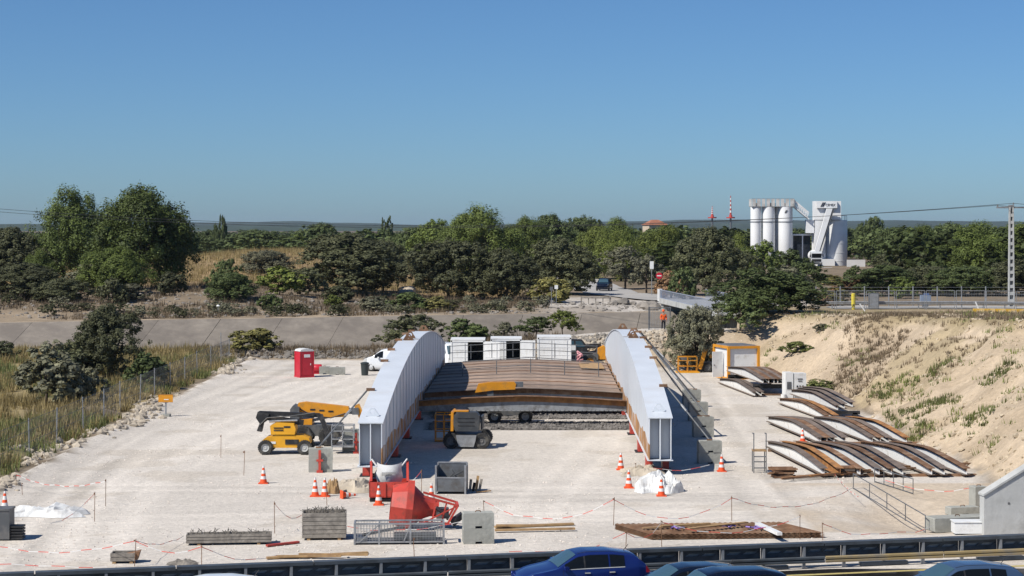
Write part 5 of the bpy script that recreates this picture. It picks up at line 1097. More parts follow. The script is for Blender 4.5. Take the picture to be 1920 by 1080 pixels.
for k, (a, c_, wd) in enumerate((((928, 988), (1075, 982), .25), ((928, 994), (1078, 991), .2), ((930, 985), (1020, 985), .15), ((500, 1046), (690, 1036), .2), ((520, 1043), (640, 1042), .16), ((560, 1039), (690, 1040), .12), ((500, 1023), (560, 1016), .15))):
    put('plank', MB().bar(gp(*a, .06 + .04 * k % .12), gp(*c_, .06 + .04 * k % .12), wd, .07), M['timber' if k != 6 else 'red'], label=('upper', 'lower', 'short upper', 'lower', 'middle', 'topmost', 'reddish')[k] + (' plank of the pile right of the lone concrete blocks' if k < 3 else ' plank near the barrier left of the wire cage' if k < 6 else ' plank under the end of the plank crate'), cat='plank')
# ------------------------------------------------------------------ cones, stakes, tape
def conemesh():
    prof = [(.155, .04), (.125, .19), (.102, .31), (.085, .42), (.062, .56), (.045, .66), (.03, .75)]
    out = []
    for k in range(6): out.append((['cone', 'conew'][k % 2], MB().lathe(prof[k:k + 2], n=16).mesh('band', False)))
    return out
CB = conemesh(); CBASE = MB().box((0, 0, .02), (.4, .4, .04)).mesh('base')
for m, me in CB: me.materials.append(M[m])
CBASE.materials.append(M['cone'])
def cone(x, y, label, z=0, tilt=0, s=1.0):
    p = on(x, y); t = thing('traffic_cone', (p.x, p.y, p.z + z), label, 'cone', 'orange and white traffic cones'); t.scale = (s, s, s)
    put('base', CBASE, None, t)
    for m, me in CB: put('band', me, None, t)
    if tilt: t.rotation_euler = (0, R(tilt), .4)
for a in ((494, 907, 'traffic cone standing alone left of the strut block'), (591, 931, 'left cone of the pair in front of the strut block'), (609, 931, 'right cone of the pair in front of the strut block'), (710, 947, 'traffic cone in front of the red skip'), (809, 942, 'traffic cone between the red skip and the metal stillage'), (1164, 881, 'cone farthest left at the foot of the right girder'), (1179, 915, 'cone left of the white tarpaulin heap'), (1240, 930, 'cone in front of the white tarpaulin heap'), (1353, 884, 'cone right of the nearest strut anchor'), (9, 958, 'cone at the left edge behind the bin')): cone(*a, s=1.12)
cone(640, 935, 'traffic cone lying on its side near the pair', .16, 92); cone(1505, 828, 'traffic cone standing among the front beams', .0)
ST = [(30, 893, 915), (42, 905, 928), (177, 922, 978), (198, 898, 950), (252, 1010, 1062), (378, 1022, 1067), (515, 940, 1000), (457, 845, 892), (414, 815, 858), (613, 905, 948), (790, 880, 925), (777, 1008, 1043), (908, 938, 965), (1150, 932, 985), (1372, 930, 977), (1173, 996, 1032), (1241, 975, 1025), (1500, 965, 1012), (1543, 980, 1013), (1191, 868, 890)]
SP = []
where = ('at the far left edge of the yard', 'second at the far left edge of the yard', 'right of the left tarpaulin', 'behind the left tarpaulin', 'by the small debris crate', 'by the barrier in front of the plank trough', 'between the plank trough and the plank crate', 'left of the yellow lift', 'farthest back left of the lifts', 'right of the pair of cones', 'in the shadow behind the red skip', 'in front of the wire cage', 'behind the lone concrete blocks', 'left of centre of the open yard', 'behind the corrugated sheets', 'just behind the blue car', 'at the front of the corrugated sheets', 'right of the corrugated sheets', 'farthest right along the barrier', 'at the foot of the right girder')
for k, (x, yt, yb) in enumerate(ST):
    p = on(x, yb); h = (yb - yt) * p.y / F; SP.append(p + Vector((0, 0, h * .92))); put('marker_stake', MB().cyl((0, 0, -.1), (U(-.06, .06), 0, h), .013, n=6).cyl((0, 0, h * .9), (0, 0, h * .96), .03, n=6), M['rust'], loc=p, label='thin steel stake ' + where[k], cat='stake', group='thin tape stakes')
tr, tw = mat('tape_red', (.70, .10, .08), .5), M['conew']
def tape(a, b_, sag, label, n=None):
    a, b_ = Vector(a), Vector(b_); L_ = (b_ - a).length; n = max(4, int(L_ / .45)); mb = MB(); P = []
    for i in range(n + 1):
        f = i / n; q = a.lerp(b_, f); q.z -= sag * 4 * f * (1 - f); q.z = max(q.z, gz(q.x, q.y) + .07) + .02 * math.sin(i * 1.7); q.y += .08 * math.sin(i * .9); P.append(q)
    for i in range(n): mb.add([P[i] + Vector((0, 0, .013)), P[i + 1] + Vector((0, 0, .013)), P[i + 1] - Vector((0, 0, .013)), P[i] - Vector((0, 0, .013))], [(0, 1, 2, 3)], i % 2)
    put('barrier_tape', mb, [tr, tw], label=label, cat='tape', group='red and white barrier tape', fix=False)
g_ = lambda x, y, z=.5: gp(x, y, 0) + Vector((0, 0, z))
for a, b_, s_, lb in ((SP[0], SP[3], .35, 'behind the left tarpaulin'), (SP[2], g_(95, 985, .05), .2, 'right of the left tarpaulin'), (g_(-5, 1040, .3), SP[4], .3, 'at the lower left corner'), (SP[4], SP[5], .3, 'between the debris crate and the plank trough'), (SP[4], g_(345, 1015, .2), .2, 'behind the debris crate'), (SP[5], g_(520, 1046, .1), .3, 'in front of the plank trough'), (SP[6], g_(566, 985, .4), .3, 'left of the plank crate'), (g_(-5, 1062, .05), g_(200, 1068, .05), .0, 'lying along the barrier at the lower left'), (g_(566, 998, .7), g_(868, 1005, .6), .5, 'across the plank crate and the wire cage'), (SP[12], SP[13], .8, 'across the middle of the open yard'), (SP[13], SP[14], .8, 'across the open yard in front of the white tarpaulin'), (SP[14], g_(1600, 935, .5), .6, 'from the open yard to the handrails'), (SP[15], g_(930, 1040, .1), .5, 'behind the blue car'), (SP[15], SP[16], .4, 'in front of the corrugated sheets'), (SP[16], SP[17], .5, 'right in front of the corrugated sheets'), (SP[18], g_(1750, 992, .15), .5, 'along the barrier at the lower right'), (g_(1660, 930, .7), g_(1845, 945, .8), .35, 'over the pit towards the abutment'), (g_(1225, 893, .4), g_(1330, 890, .5), .2, 'around the pit at the foot of the right girder'), (SP[10], g_(752, 920, .3), .2, 'in the shadow beside the red skip'), (g_(1565, 905, .4), g_(1610, 945, .3), .1, 'beside the handrail of the steps')): tape(a, b_, s_, 'red and white tape ' + lb)
# ------------------------------------------------------------------ left fence and sign
t = thing('wire_fence', (XL - 1.6, 95, 0), 'grey post and wire fence along the left side of the yard', 'fence'); fy = [96, 104, 110, 117, 123, 129, 135, 141, 147, 153, 160, 167, 173, 178]
pts = []
for k, Y in enumerate(fy):
    X = -U(0, .3); z = gz(XL - 1.6 + X, Y); hh = 2.0 if k != 12 else 2.8; put('post', MB().cyl((X, Y - 95, z), (X + U(-.06, .06), Y - 95, z + hh), .035, n=6), M['galv'], t); pts.append(Vector((X, Y - 95, z)))
for h_ in (.15, .75, 1.35, 1.9): put('wire', MB().tube([q + Vector((0, 0, h_)) for q in pts], .011, 4), M['dsteel'], t)
b = MB()
for a, c_ in zip(pts[:-1], pts[1:]):
    for i in range(24):
        q = a.lerp(c_, i / 24); b.bar(q + Vector((0, 0, .12)), q + Vector((0, 0, 1.9)), .008)
put('mesh_wires', b, M['dsteel'], t, kind='stuff')
p = gp(311, 781); t = thing('sign_board', (p.x, p.y, gz(p.x, p.y)), 'orange direction board on a post at the left yard edge', 'sign', None, R(-4)); put('post', MB().box((0, 0, .7), (.09, .07, 1.3)), M['galv'], t); put('foot', MB().box((0, 0, .08), (.55, .5, .16)), M['conc'], t)
o = put('board', MB().box((0, -.06, 1.15), (.92, .05, .5)), M['orange'], t); put('marking', MB().box((.05, -.09, 1.08), (.3, .012, .05)), M['whitep'], o); put('edge', MB().box((0, -.09, 1.385), (.92, .012, .02)).box((0, -.09, .915), (.92, .012, .02)), M['rustorange'], o)
# ------------------------------------------------------------------ gate, person, footbridge
GY = 170.8
X0, X1 = px(1217, GY + 3), px(1257, GY + 3); Yg = GY + 3.2; t = thing('metal_gate', (X0, Yg, gz(X0, Yg)), 'grey barred gate on the canal path behind the worker', 'gate'); h = 2.0
for x in (0, X1 - X0): put('gate_post', MB().box((x, 0, h / 2), (.1, .1, h)), M['dsteel'], t)
put('gate_frame', MB().bar((0, 0, .15), (X1 - X0, 0, .15), .06).bar((0, 0, h - .05), (X1 - X0, 0, h - .05), .06).bar((.06, 0, .1), (.06, 0, h), .05), M['dsteel'], t)
for k in range(1, 13): put('gate_bar', MB().bar(((X1 - X0) * k / 13, 0, .15), ((X1 - X0) * k / 13, 0, h - .06), .025), M['galv'], t)
# the worker
def skin(name, pts, edges, m, parent, sub=2):
    me = bpy.data.meshes.new(name); me.from_pydata([p[:3] for p in pts], edges, []); o = bpy.data.objects.new(name, me); COL.objects.link(o)
    o.modifiers.new('s', 'SKIN'); sv_ = me.skin_vertices[0].data
    for i, p in enumerate(pts): sv_[i].radius = (p[3], p[4] if len(p) > 4 else p[3]); sv_[i].use_root = (i == 0)
    ms = o.modifiers.new('u', 'SUBSURF'); ms.levels = sub; ms.render_levels = sub
    dg = bpy.context.evaluated_depsgraph_get(); m2 = bpy.data.meshes.new_from_object(o.evaluated_get(dg)); bpy.data.objects.remove(o)
    for p in m2.polygons: p.use_smooth = True
    m2.materials.clear(); return put(name, m2, m, parent)
Xp, Yp = px(1244, GY + 1.2), GY + 1.2; t = thing('person', (Xp, Yp, gz(Xp, Yp) + .0), 'worker in orange hi-vis jacket, helmet and dark trousers standing by the gate', 'person', None, R(12))
body = [(0, 0, .95, .13, .10), (0, 0, 1.15, .12, .09), (0, 0, 1.38, .15, .10), (0, 0, 1.50, .06, .06), (0, -.01, 1.62, .085, .095), (0, -.01, 1.72, .075, .085),
        (.19, 0, 1.40, .055), (.25, .02, 1.13, .042), (.22, -.12, .93, .033), (-.19, 0, 1.40, .055), (-.25, .02, 1.13, .042), (-.22, -.12, .93, .033),
        (.10, 0, .86, .085), (.11, -.02, .48, .06), (.12, .02, .09, .042), (.13, -.14, .04, .04, .03), (-.10, 0, .86, .085), (-.12, -.01, .48, .06), (-.13, .03, .09, .042), (-.14, -.13, .04, .04, .03)]
ed = [(0, 1), (1, 2), (2, 3), (3, 4), (4, 5), (2, 6), (6, 7), (7, 8), (2, 9), (9, 10), (10, 11), (0, 12), (12, 13), (13, 14), (14, 15), (0, 16), (16, 17), (17, 18), (18, 19)]
bo = skin('body', body, ed, M['skin'], t)
hd = MB()
for sx in (1, -1):
    c = Vector((sx * .22, -.15, .88)); hd.box(c, (.045, .07, .09))
    for k in range(4): hd.cyl(c + Vector((0, -.028 + k * .019, -.04)), c + Vector((-sx * .01, -.03 + k * .019, -.115 + .012 * abs(k - 1))), .009, n=5)
    hd.cyl(c + Vector((-sx * .02, -.03, .0)), c + Vector((-sx * .035, -.06, -.05)), .010, n=5)
hd.cyl((0, -.105, 1.60), (0, -.125, 1.59), .014, .018, n=6); put('hands_and_nose', hd, M['skin'], bo)
skin('jacket', [(0, 0, .88, .165, .13), (0, 0, 1.15, .16, .125), (0, 0, 1.38, .175, .125), (0, 0, 1.47, .09, .08), (.20, 0, 1.40, .075), (.26, .02, 1.13, .064), (.225, -.11, .95, .054), (-.20, 0, 1.40, .075), (-.26, .02, 1.13, .064), (-.225, -.11, .95, .054)], [(0, 1), (1, 2), (2, 3), (2, 4), (4, 5), (5, 6), (2, 7), (7, 8), (8, 9)], M['hivis'], t)
skin('trousers', [(0, 0, .92, .15, .11), (.10, 0, .84, .10), (.11, -.02, .48, .078), (.12, .02, .10, .065), (-.10, 0, .84, .10), (-.12, -.01, .48, .078), (-.13, .03, .10, .065)], [(0, 1), (1, 2), (2, 3), (0, 4), (4, 5), (5, 6)], M['trousers'], t)
put('helmet', MB().lathe([(.135, 1.69), (.125, 1.70), (.12, 1.76), (.09, 1.82), (.04, 1.85), (.005, 1.855)], n=16).lathe([(.10, 1.685), (.155, 1.69), (.15, 1.70), (.1, 1.705)], n=16), M['hivis'], t)
A, Bp = Vector((px(1238, 216), 216, 4.1)), Vector((px(1352, 186), 186, 3.9)); d = (Bp - A); t = thing('footbridge', A, 'pale concrete bridge with grey-blue railing over the canal', 'bridge', None, math.atan2(d.y, d.x)); L = Vector((d.x, d.y)).length; dz = d.z
def inc(b, x0, x1, y0, y1, z0, z1): b.prism([(x0, z0 + dz * x0 / L), (x1, z0 + dz * x1 / L), (x1, z1 + dz * x1 / L), (x0, z1 + dz * x0 / L)], y0, y1); return b
put('deck', inc(MB(), 0, L, 0, 5, -.45, 0), M['concl'], t); put('edge_beam', inc(MB(), 0, L, -.25, -.003, -.35, .18), M['concl'], t); put('end_block', MB().box((.3, -.1, .5), (.7, .4, 1.3)), M['whitep'], t)
put('abutment', MB().box((1.2, 2.5, -2.4), (1.4, 5, 3.9)), M['conc'], t); put('pier', MB().box((L * .6, 2.5, -3), (.6, 4.2, 5)), M['conc'], t)
bp_ = mat('blue_grey_railing', (.30, .33, .40), .5, .05, 2)
for y in (-.12, 4.9):
    for z in (.2, 1.08): put('rail', inc(MB(), .5, L, y - .04, y + .04, z - .04, z + .04), bp_, t)
    for k in range(60):
        x = .7 + (L - .8) * k / 59; put('baluster', MB().box((x, y, .64 + dz * x / L), (.07, .05, .84)), bp_, t)
def far(x, y, z): p = gp(x, y, z); return p
def rise_to(x, Y): X = px(x, Y); return Vector((X, Y, gz(X, Y)))
p = rise_to(1117, 232); t = thing('wooden_barrier', p, 'low wooden barrier beside the far road', 'barrier'); w = 54 / F * 232
for k in range(5): put('post', MB().box((-w / 2 + w * k / 4, 0, .5), (.16 if k in (0, 4) else .1, .14, 1.0 if k in (0, 4) else .85)), M['wood'], t)
for z in (.82, .42)[:1]: put('rail', MB().box((0, -.1, z), (w, .08, .16)), M['wood'], t)
def boulder(x, Y, s, label, m='stoned'):
    p = rise_to(x, Y); me = bpy.data.meshes.new('boulder'); bm = bmesh.new(); bmesh.ops.create_icosphere(bm, subdivisions=2, radius=1)
    for v in bm.verts: v.co *= 1 + .55 * (float(vnoise(v.co.x * 2 + x, v.co.y * 2 + v.co.z * 3, .9)) - .5); v.co.z *= .7
    bm.to_mesh(me); bm.free(); o = put('boulder', me, M[m], loc=(p.x, p.y, p.z + s * .3), rz=U(0, 6), label=label, cat='boulder', group='boulders on the canal land'); o.scale = (s, s, s)
for a in ((1152, 230, .55, 'dark boulder right of the wooden barrier'), (1168, 231, .85, 'large grey boulder right of the wooden barrier'), (1186, 232, .5, 'small boulder between barrier and footbridge'), (1205, 222, .7, 'boulder beside the road left of the footbridge'), (1218, 219, 1.0, 'big boulder at the left end of the footbridge'), (1228, 217, .8, 'rough boulder touching the footbridge end'), (1025, 232, .4, 'small boulder left of the wooden barrier'), (1075, 231, .35, 'little boulder at the left barrier post'),
          (1742, 200, .9, 'dark boulder behind the mesh fence'), (1785, 201, 1.3, 'large pale boulder behind the mesh fence'), (1812, 202, 1.4, 'tall pale boulder right of the large one'), (1700, 203, .6, 'low boulder left of those behind the fence'), (1765, 203, .8, 'boulder between the dark and the large pale one'), (1525, 184, .6, 'pale rock at the left end of the embankment fence')): boulder(*a, m='stone' if a[0] > 1500 else 'stoned')
for k in range(9): boulder(748 + random.random() * 26, 268 + k * 1.5, U(.6, 1.2), ('lowest', 'second', 'third', 'fourth', 'fifth', 'sixth', 'seventh', 'eighth', 'highest')[k] + ' rock of the pale outcrop between the big oaks', 'stone')
p = rise_to(1236, 256); t = thing('no_entry_sign', p, 'round red no-entry sign by the far road', 'sign'); hs = pz(517, 256) - p.z; put('post', MB().cyl((0, .05, 0), (0, .05, hs + .3), .04), M['galv'], t); o = put('disc', MB().cyl((0, -.02, hs), (0, .02, hs), .42, n=24), M['loo'], t); put('bar', MB().box((0, -.03, hs), (.56, .012, .13)), M['whitep'], o)
t = thing('white_sign', rise_to(1222, 262), 'tall white sign panel beside the no-entry sign', 'sign'); hs = pz(497, 262) - t.location.z; put('post', MB().cyl((0, .05, 0), (0, .05, hs), .05), M['galv'], t); put('panel', MB().box((0, 0, hs), (.5, .04, 1.0)), M['whitep'], t)
for x, Y, yt, lb in ((1034, 236, 538, 'small white plate sign left of the wooden barrier'), (1043, 234, 535, 'second small plate sign left of the wooden barrier')):
    t = thing('plate_sign', rise_to(x, Y), lb, 'sign'); hs = pz(yt, Y) - t.location.z; put('post', MB().cyl((0, .04, 0), (0, .04, hs), .035), M['galv'], t); put('plate', MB().box((0, 0, hs - .2), (.4, .03, .45)), M['whitep' if x > 1040 else 'grey'], t)
t = thing('marker_post', rise_to(409, 212), 'thin marker post with white cap on the far canal bank', 'post'); hs = pz(574, 212) - t.location.z; put('pole', MB().cyl((0, 0, 0), (0, 0, hs), .04), M['galv'], t); put('cap', MB().lathe([(.2, hs), (.12, hs + .12), (.01, hs + .16)]), M['whitep'], t)
# ------------------------------------------------------------------ embankment furniture, pole and wires
Yf = 182.5
t = thing('mesh_fence', (0, Yf, 0), 'temporary mesh fence panels along the embankment crest', 'fence')
for k in range(9):
    x0 = px(1512, Yf) + k * 2.75; z = max(gz(x0, Yf), gz(x0 + 2.6, Yf)); b = MB(); hh = 1.75
    b.bar((x0, 0, z), (x0, 0, z + hh), .05).bar((x0 + 2.6, 0, z), (x0 + 2.6, 0, z + hh), .05).bar((x0, 0, z + hh), (x0 + 2.6, 0, z + hh), .05).bar((x0, 0, z + .2), (x0 + 2.6, 0, z + .2), .05); pn = put('panel_frame', b, M['galv'], t); q = MB()
    for i in range(1, 17): q.bar((x0 + 2.6 * i / 17, 0, z + .2), (x0 + 2.6 * i / 17, 0, z + hh), .010)
    for i in range(1, 6): q.bar((x0, .0, z + .2 + (hh - .2) * i / 6), (x0 + 2.6, .0, z + .2 + (hh - .2) * i / 6), .010)
    put('wire_mesh', q, M['galv'], pn, kind='stuff')
Yr = 184.4
t = thing('guard_rail', (0, Yr, 0), 'steel guard rail beside the embankment road', 'guard rail'); xa = px(1520, Yr)
for k in range(13):
    x0 = xa + k * 2; z = gz(x0, Yr); put('post', MB().box((x0, .06, z + .35), (.1, .1, .75)), M['galv'], t); z1 = gz(x0 + 2, Yr); b = MB()
    b.add([(x0, -.02, z + .42), (x0 + 2, -.02, z1 + .42), (x0 + 2, -.07, z1 + .52), (x0, -.07, z + .52), (x0, -.02, z + .57), (x0 + 2, -.02, z1 + .57), (x0 + 2, -.07, z1 + .64), (x0, -.07, z + .64), (x0 + 2, -.02, z1 + .73), (x0, -.02, z + .73)], [(0, 1, 2, 3), (3, 2, 5, 4), (4, 5, 6, 7), (7, 6, 8, 9)]); put('rail', b, M['galv'], t)
t = thing('crest_fence', (0, 197, 0), 'tall post and wire fence in front of the right wood', 'fence'); 
for k in range(12):
    x0 = px(1530, 197) + k * 2.4; z = gz(x0, 197); put('post', MB().cyl((x0, 0, z), (x0, 0, 6.1), .06, n=6), M['galv'], t)
for z in (4.6, 5.3, 6.0): put('wire', MB().bar((px(1530, 197), 0, z), (px(1530, 197) + 26.4, 0, z), .02), M['galv'], t)
p = Vector((px(1600, 183.4), 183.4, 0)); p.z = gz(p.x, p.y); put('hydrant_post', MB().lathe([(.01, 0), (.16, 0), (.16, .4), (.2, .45), (.2, 1.45), (.12, 1.5), (.01, 1.5)]), mat('yellow_plastic', (.75, .62, .06), .5), loc=p, label='yellow marker post by the embankment fence', cat='post')
for k, (xa_, ya, xb, yb) in enumerate(((1612, 570, 1630, 595), (1829, 566, 1842, 598))): put('leaning_stake', MB().bar((px(xa_, 180), 180, pz(ya, 180)), (px(xb, 180), 180, pz(yb, 180)), .14, .1), M['whitep'], label=('left', 'right')[k] + ' white leaning stake on the embankment crest', cat='stake')
t = thing('equipment_box', rise_to(1638, 184), 'grey roadside equipment cabinet on the embankment', 'cabinet'); put('case', MB().box((0, 0, .75), (.9, .5, 1.5)), M['dsteel'], t); put('door', MB().box((0, -.265, .75), (.8, .02, 1.35)), M['galv'], t)
t = thing('portable_sign', rise_to(1735, 186), 'blue-grey box with a cap beside the road', 'box'); put('case', MB().box((0, 0, .8), (.95, .5, .9)), mat('blue_grey_box', (.22, .27, .36), .5), t); put('cap', MB().box((.1, 0, 1.35), (.45, .3, .16)), mat('blue_cap', (.10, .16, .34), .5), t); put('stand', MB().box((0, 0, .18), (.5, .4, .36)), M['galv'], t)
yb_ = mat('yellow_barrier', (.75, .45, .05), .6, .3, 1.2, dirt=(.7, .66, .55), dscale=1.0)
for k in range(5): put('road_barrier_block', MB().prism([(-.5, 0), (.5, 0), (.46, .3), (-.46, .3)], -.2, .2), yb_, loc=(px(1835 + k * 20, 178.5), 178.5, gz(px(1835 + k * 20, 178.5), 178.5)), label=('leftmost', 'second', 'third', 'fourth', 'rightmost')[k] + ' low yellow and white block on the embankment crest', cat='block', group='yellow blocks on the embankment crest')
PX, PY = px(1896, 190), 190; zb_ = gz(PX, PY); zt_ = pz(388, PY); t = thing('utility_pole', (PX, PY, zb_), 'tall concrete electricity pole with crossarm at the right', 'pole'); hp = zt_ - zb_
b = MB()
for sx in (-1, 1): b.bar((sx * .22, 0, 0), (sx * .13, 0, hp), .14, .3)
put('shaft', MB().bar((0, .08, 0), (0, .08, hp), .3, .1), M['dsteel'], t); put('flange', MB().bar((-.24, 0, 0), (-.15, 0, hp), .12, .3), M['concl'], t); put('flange', MB().bar((.24, 0, 0), (.15, 0, hp), .12, .3), M['concl'], t)
for k in range(13): put('rung', MB().box((0, 0, .6 + k * .68), (.42, .26, .3)), M['concl'], t)
put('crossarm', MB().box((.2, 0, hp - .05), (3.2, .2, .16)).box((0, 0, hp + .1), (.5, .3, .2)), M['galv'], t)
ins = [(-1.3, .15), (.2, .35), (1.7, .15)]
for x, z in ins: put('insulator', MB().lathe([(.01, 0), (.09, 0), (.05, .06), (.09, .1), (.05, .16), (.01, .2)], c=(x, 0, hp + z - .12), n=10), M['grey'], t)
for k, (x, z) in enumerate(ins[:2]):
    a = Vector((PX + x, PY, zb_ + hp + z + .0)); bq = Vector((px(-160, 226), 226, pz(378 + 6 * k, 226))); sag = 2.35 + .1 * k
    for nm, a_, b__, s_ in (('', a, bq, sag),):
        put('power_line', MB().tube([a_.lerp(b__, f) - Vector((0, 0, 4 * s_ * f * (1 - f))) for f in np.linspace(0, 1, 41)], .022, 5), M['black'], label=('upper', 'lower')[k] + ' power line crossing the sky to the right-hand pole', cat='cable')
    put('power_line', MB().tube([a.lerp(a + Vector((30, -14, 1)), f) - Vector((0, 0, 1.2 * f * (1 - f) * 4)) for f in np.linspace(0, 1, 11)], .022, 5), M['black'], label=('upper', 'lower')[k] + ' short power line leaving the pole to the right edge', cat='cable')
# ------------------------------------------------------------------ concrete plant
M['plant'] = mat('plant_white_paint', (.88, .88, .87), .5, .03, .3, dirt=(.76, .75, .72), dscale=.35, damt=.2)
SY = 445.0; k_ = SY / F
def sx(x): return px(x, SY)
def sz(y): return pz(y, SY)
G0 = gz(sx(1500), SY) - .3
def silo(x, w, label, dy=0):
    t = thing('silo', (sx(x), SY + dy, G0), label, 'silo', 'white silos of the concrete plant'); r = w * k_ / 2; h = sz(388) - G0
    put('shell', MB().lathe([(.01, 0), (.5, 0.0), (r, 2.6), (r, h * .62), (r, h), (.01, h)], n=28), M['plant'], t); put('band', MB().lathe([(r, h * .74), (r + .05, h * .74), (r + .05, h * .76), (r, h * .76)], n=28), M['galv'], t)
    put('cap_filter', MB().cyl((.1, 0, h), (.1, 0, h + .9), .55, n=14), M['galv'], t)
    for a in (.6, 2.2, 3.8, 5.4): put('leg', MB().bar((math.cos(a) * r * .92, math.sin(a) * r * .92, 0), (math.cos(a) * r * .92, math.sin(a) * r * .92, 2.8), .2), M['galv'], t)
    return t
silo(1417.5, 21, 'leftmost white silo of the concrete plant'); silo(1441, 24, 'middle front white silo of the concrete plant'); silo(1452, 22, 'white silo mostly hidden behind the middle one', 3.2); o = silo(1472.5, 27, 'right white silo with a small emblem near its top')
for q in (0, .22): put('emblem', MB().prism([(-.4 + q, 12.1), (-.25 + q, 12.1), (.05 + q, 12.7), (-.1 + q, 12.7)], -1.68, -1.6), M['grey'], o)
t = thing('silo_platform', (sx(1448), SY, sz(388)), 'stained grey railing platform on top of the silos', 'platform'); w = 80 * k_; h = sz(374) - sz(388); pm = mat('stained_grey_sheet', (.55, .53, .50), .9, .3, .8, dirt=(.66, .65, .63), dscale=.7)
put('floor', MB().box((0, 1, .05), (w, 4.8, .1)), M['galv'], t); put('top_rail', MB().box((0, -1.4, h + .14), (w, .08, .08)), M['galv'], t)
for k in range(9): put('rail_panel', MB().box((-w / 2 + w * (k + .5) / 9, -1.4, h / 2 + .1), (w / 9 * .72, .06, h)), pm, t)
for s_ in (-1, 1): put('rail_panel', MB().box((s_ * w / 2, 1, h / 2 + .1), (.06, 4.7, h)), pm, t)
t = thing('sloping_gangway', (0, SY, 0), 'white lattice gangway sloping from the silos to the mixing tower', 'gangway'); a0, a1 = Vector((sx(1486), 0, sz(386))), Vector((sx(1516), 0, sz(411))); hh = Vector((0, 0, 1.5))
for y in (-.8, .8):
    e = Vector((0, y, 0)); b = MB(); b.bar(a0 + e, a1 + e, .22).bar(a0 + e + hh, a1 + e + hh, .16)
    for k in range(8): b.bar(a0.lerp(a1, k / 8) + e, a0.lerp(a1, k / 8) + e + hh, .12); b.bar(a0.lerp(a1, k / 8) + e, a0.lerp(a1, (k + 1) / 8) + e + hh, .1)
    put('truss', b, M['plant'], t)
put('walkway', MB().bar(a0, a1, 1.5, .1), M['galv'], t)
t = thing('mixing_tower', (0, SY, 0), 'white mixing tower with black lettering on its top panel', 'tower'); z0 = G0
put('head_house', MB().box(((sx(1527) + sx(1577)) / 2, 1.5, (sz(377) + sz(412)) / 2), (50 * k_, 3.0, sz(377) - sz(412))), M['plant'], t)
put('shaft', MB().box(((sx(1527) + sx(1548)) / 2, 1.4, (z0 + sz(412)) / 2), (21 * k_, 2.6, sz(412) - z0)), M['plant'], t)
sgn = put('sign_panel', MB().box(((sx(1531) + sx(1569)) / 2, -.35, (sz(377) + sz(390)) / 2), (38 * k_, .5, 13 * k_)), M['plant'], t)
tc = bpy.data.curves.new('lettering', 'FONT'); tc.body = 'CEMEX'; tc.size = .95; tc.extrude = .02; to = bpy.data.objects.new('lettering', tc); COL.objects.link(to); dg = bpy.context.evaluated_depsgraph_get(); tm = bpy.data.meshes.new_from_object(to.evaluated_get(dg)); bpy.data.objects.remove(to)
lt = put('lettering', tm, M['black'], sgn, loc=(sx(1547), -.64, sz(386.5))); lt.rotation_euler = (R(90), 0, 0); lt.scale = (.72, .8, 1)
for q in (0, .42): put('emblem_bar', MB().prism([(q, 0), (q + .25, 0), (q + .75, .95), (q + .5, .95)], -.68, -.61), M['black'], sgn, loc=(sx(1537.5), 0, sz(387.5)))
put('annex', MB().box(((sx(1512) + sx(1528)) / 2, 1.2, (sz(412) + sz(437)) / 2), (16 * k_, 2.2, sz(412) - sz(437))), M['plant'], t)
q0, q1 = Vector((sx(1556), -1.3, sz(391))), Vector((sx(1530), -1.6, sz(471))); put('conveyor_leg', MB().prism([(q0.x - .9, q0.z), (q0.x + .35, q0.z), (q1.x + .5, q1.z), (q1.x - .55, q1.z)], -1.6, -.9), M['plant'], t); put('conveyor_belt', MB().prism([(q0.x + .36, q0.z), (q0.x + .8, q0.z), (q1.x + .75, q1.z), (q1.x + .51, q1.z)], -1.5, -1.0), M['grey'], t)
put('base_block', MB().box((sx(1548), .5, z0 + .9), (32 * k_, 3, 1.8)), M['plant'], t)
t = thing('white_tank', (sx(1569), SY + 3.2, G0), 'broad white cylindrical tank right of the mixing tower', 'tank'); r = 24 * k_; h = sz(413) - G0
put('shell', MB().lathe([(.01, 0), (r, 0), (r, h * .5), (r, h), (r - .1, h + .05), (.01, h + .12)], n=36), M['plant'], t); put('upper_drum', MB().lathe([(.01, 0), (1.5, 0), (1.6, 2.9), (.01, 2.95)], c=(-.3, -.6, h), n=24), M['plant'], t)
for z in (.12, .3, .5, .7, .88): put('hoop', MB().lathe([(r, h * z), (r + .03, h * z), (r + .03, h * z + .1), (r, h * z + .1)], n=36), M['plant'], t)
put('top_railing', MB().lathe([(r - .1, h + 1.0), (r - .06, h + 1.0), (r - .06, h + 1.07), (r - .1, h + 1.07)], n=30), M['galv'], t)
for k in range(16): put('railing_post', MB().bar((math.cos(k * .3927) * (r - .08), math.sin(k * .3927) * (r - .08), h), (math.cos(k * .3927) * (r - .08), math.sin(k * .3927) * (r - .08), h + 1.05), .06), M['galv'], t)
t = thing('plant_shed', (sx(1507), SY + 4, G0), 'grey open shed with a pale roof edge between silos and tower', 'shed'); w = 40 * k_; h = sz(440) - G0
put('rear_wall', MB().box((0, 2, h / 2), (w, .15, h)), M['grey'], t); put('roof', MB().box((0, 0, h + .1), (w + .3, 4.4, .22)), M['dsteel'], t); put('fascia', MB().box((0, -2.24, h - .05), (w + .3, .08, .35)), M['plant'], t)
for s_ in (-1, 0, 1): put('column', MB().box((s_ * (w / 2 - .15), -2.05, h / 2), (.25, .25, h - .1)), M['plant'], t)
put('inner_wall', MB().box((.6, .5, h * .35), (w * .6, .15, h * .7)), M['dsteel'], t)
t = thing('mixer_truck', (sx(1519.5), SY - 9, G0 + .35), 'white mixer truck cab facing the camera below the tower', 'truck'); 
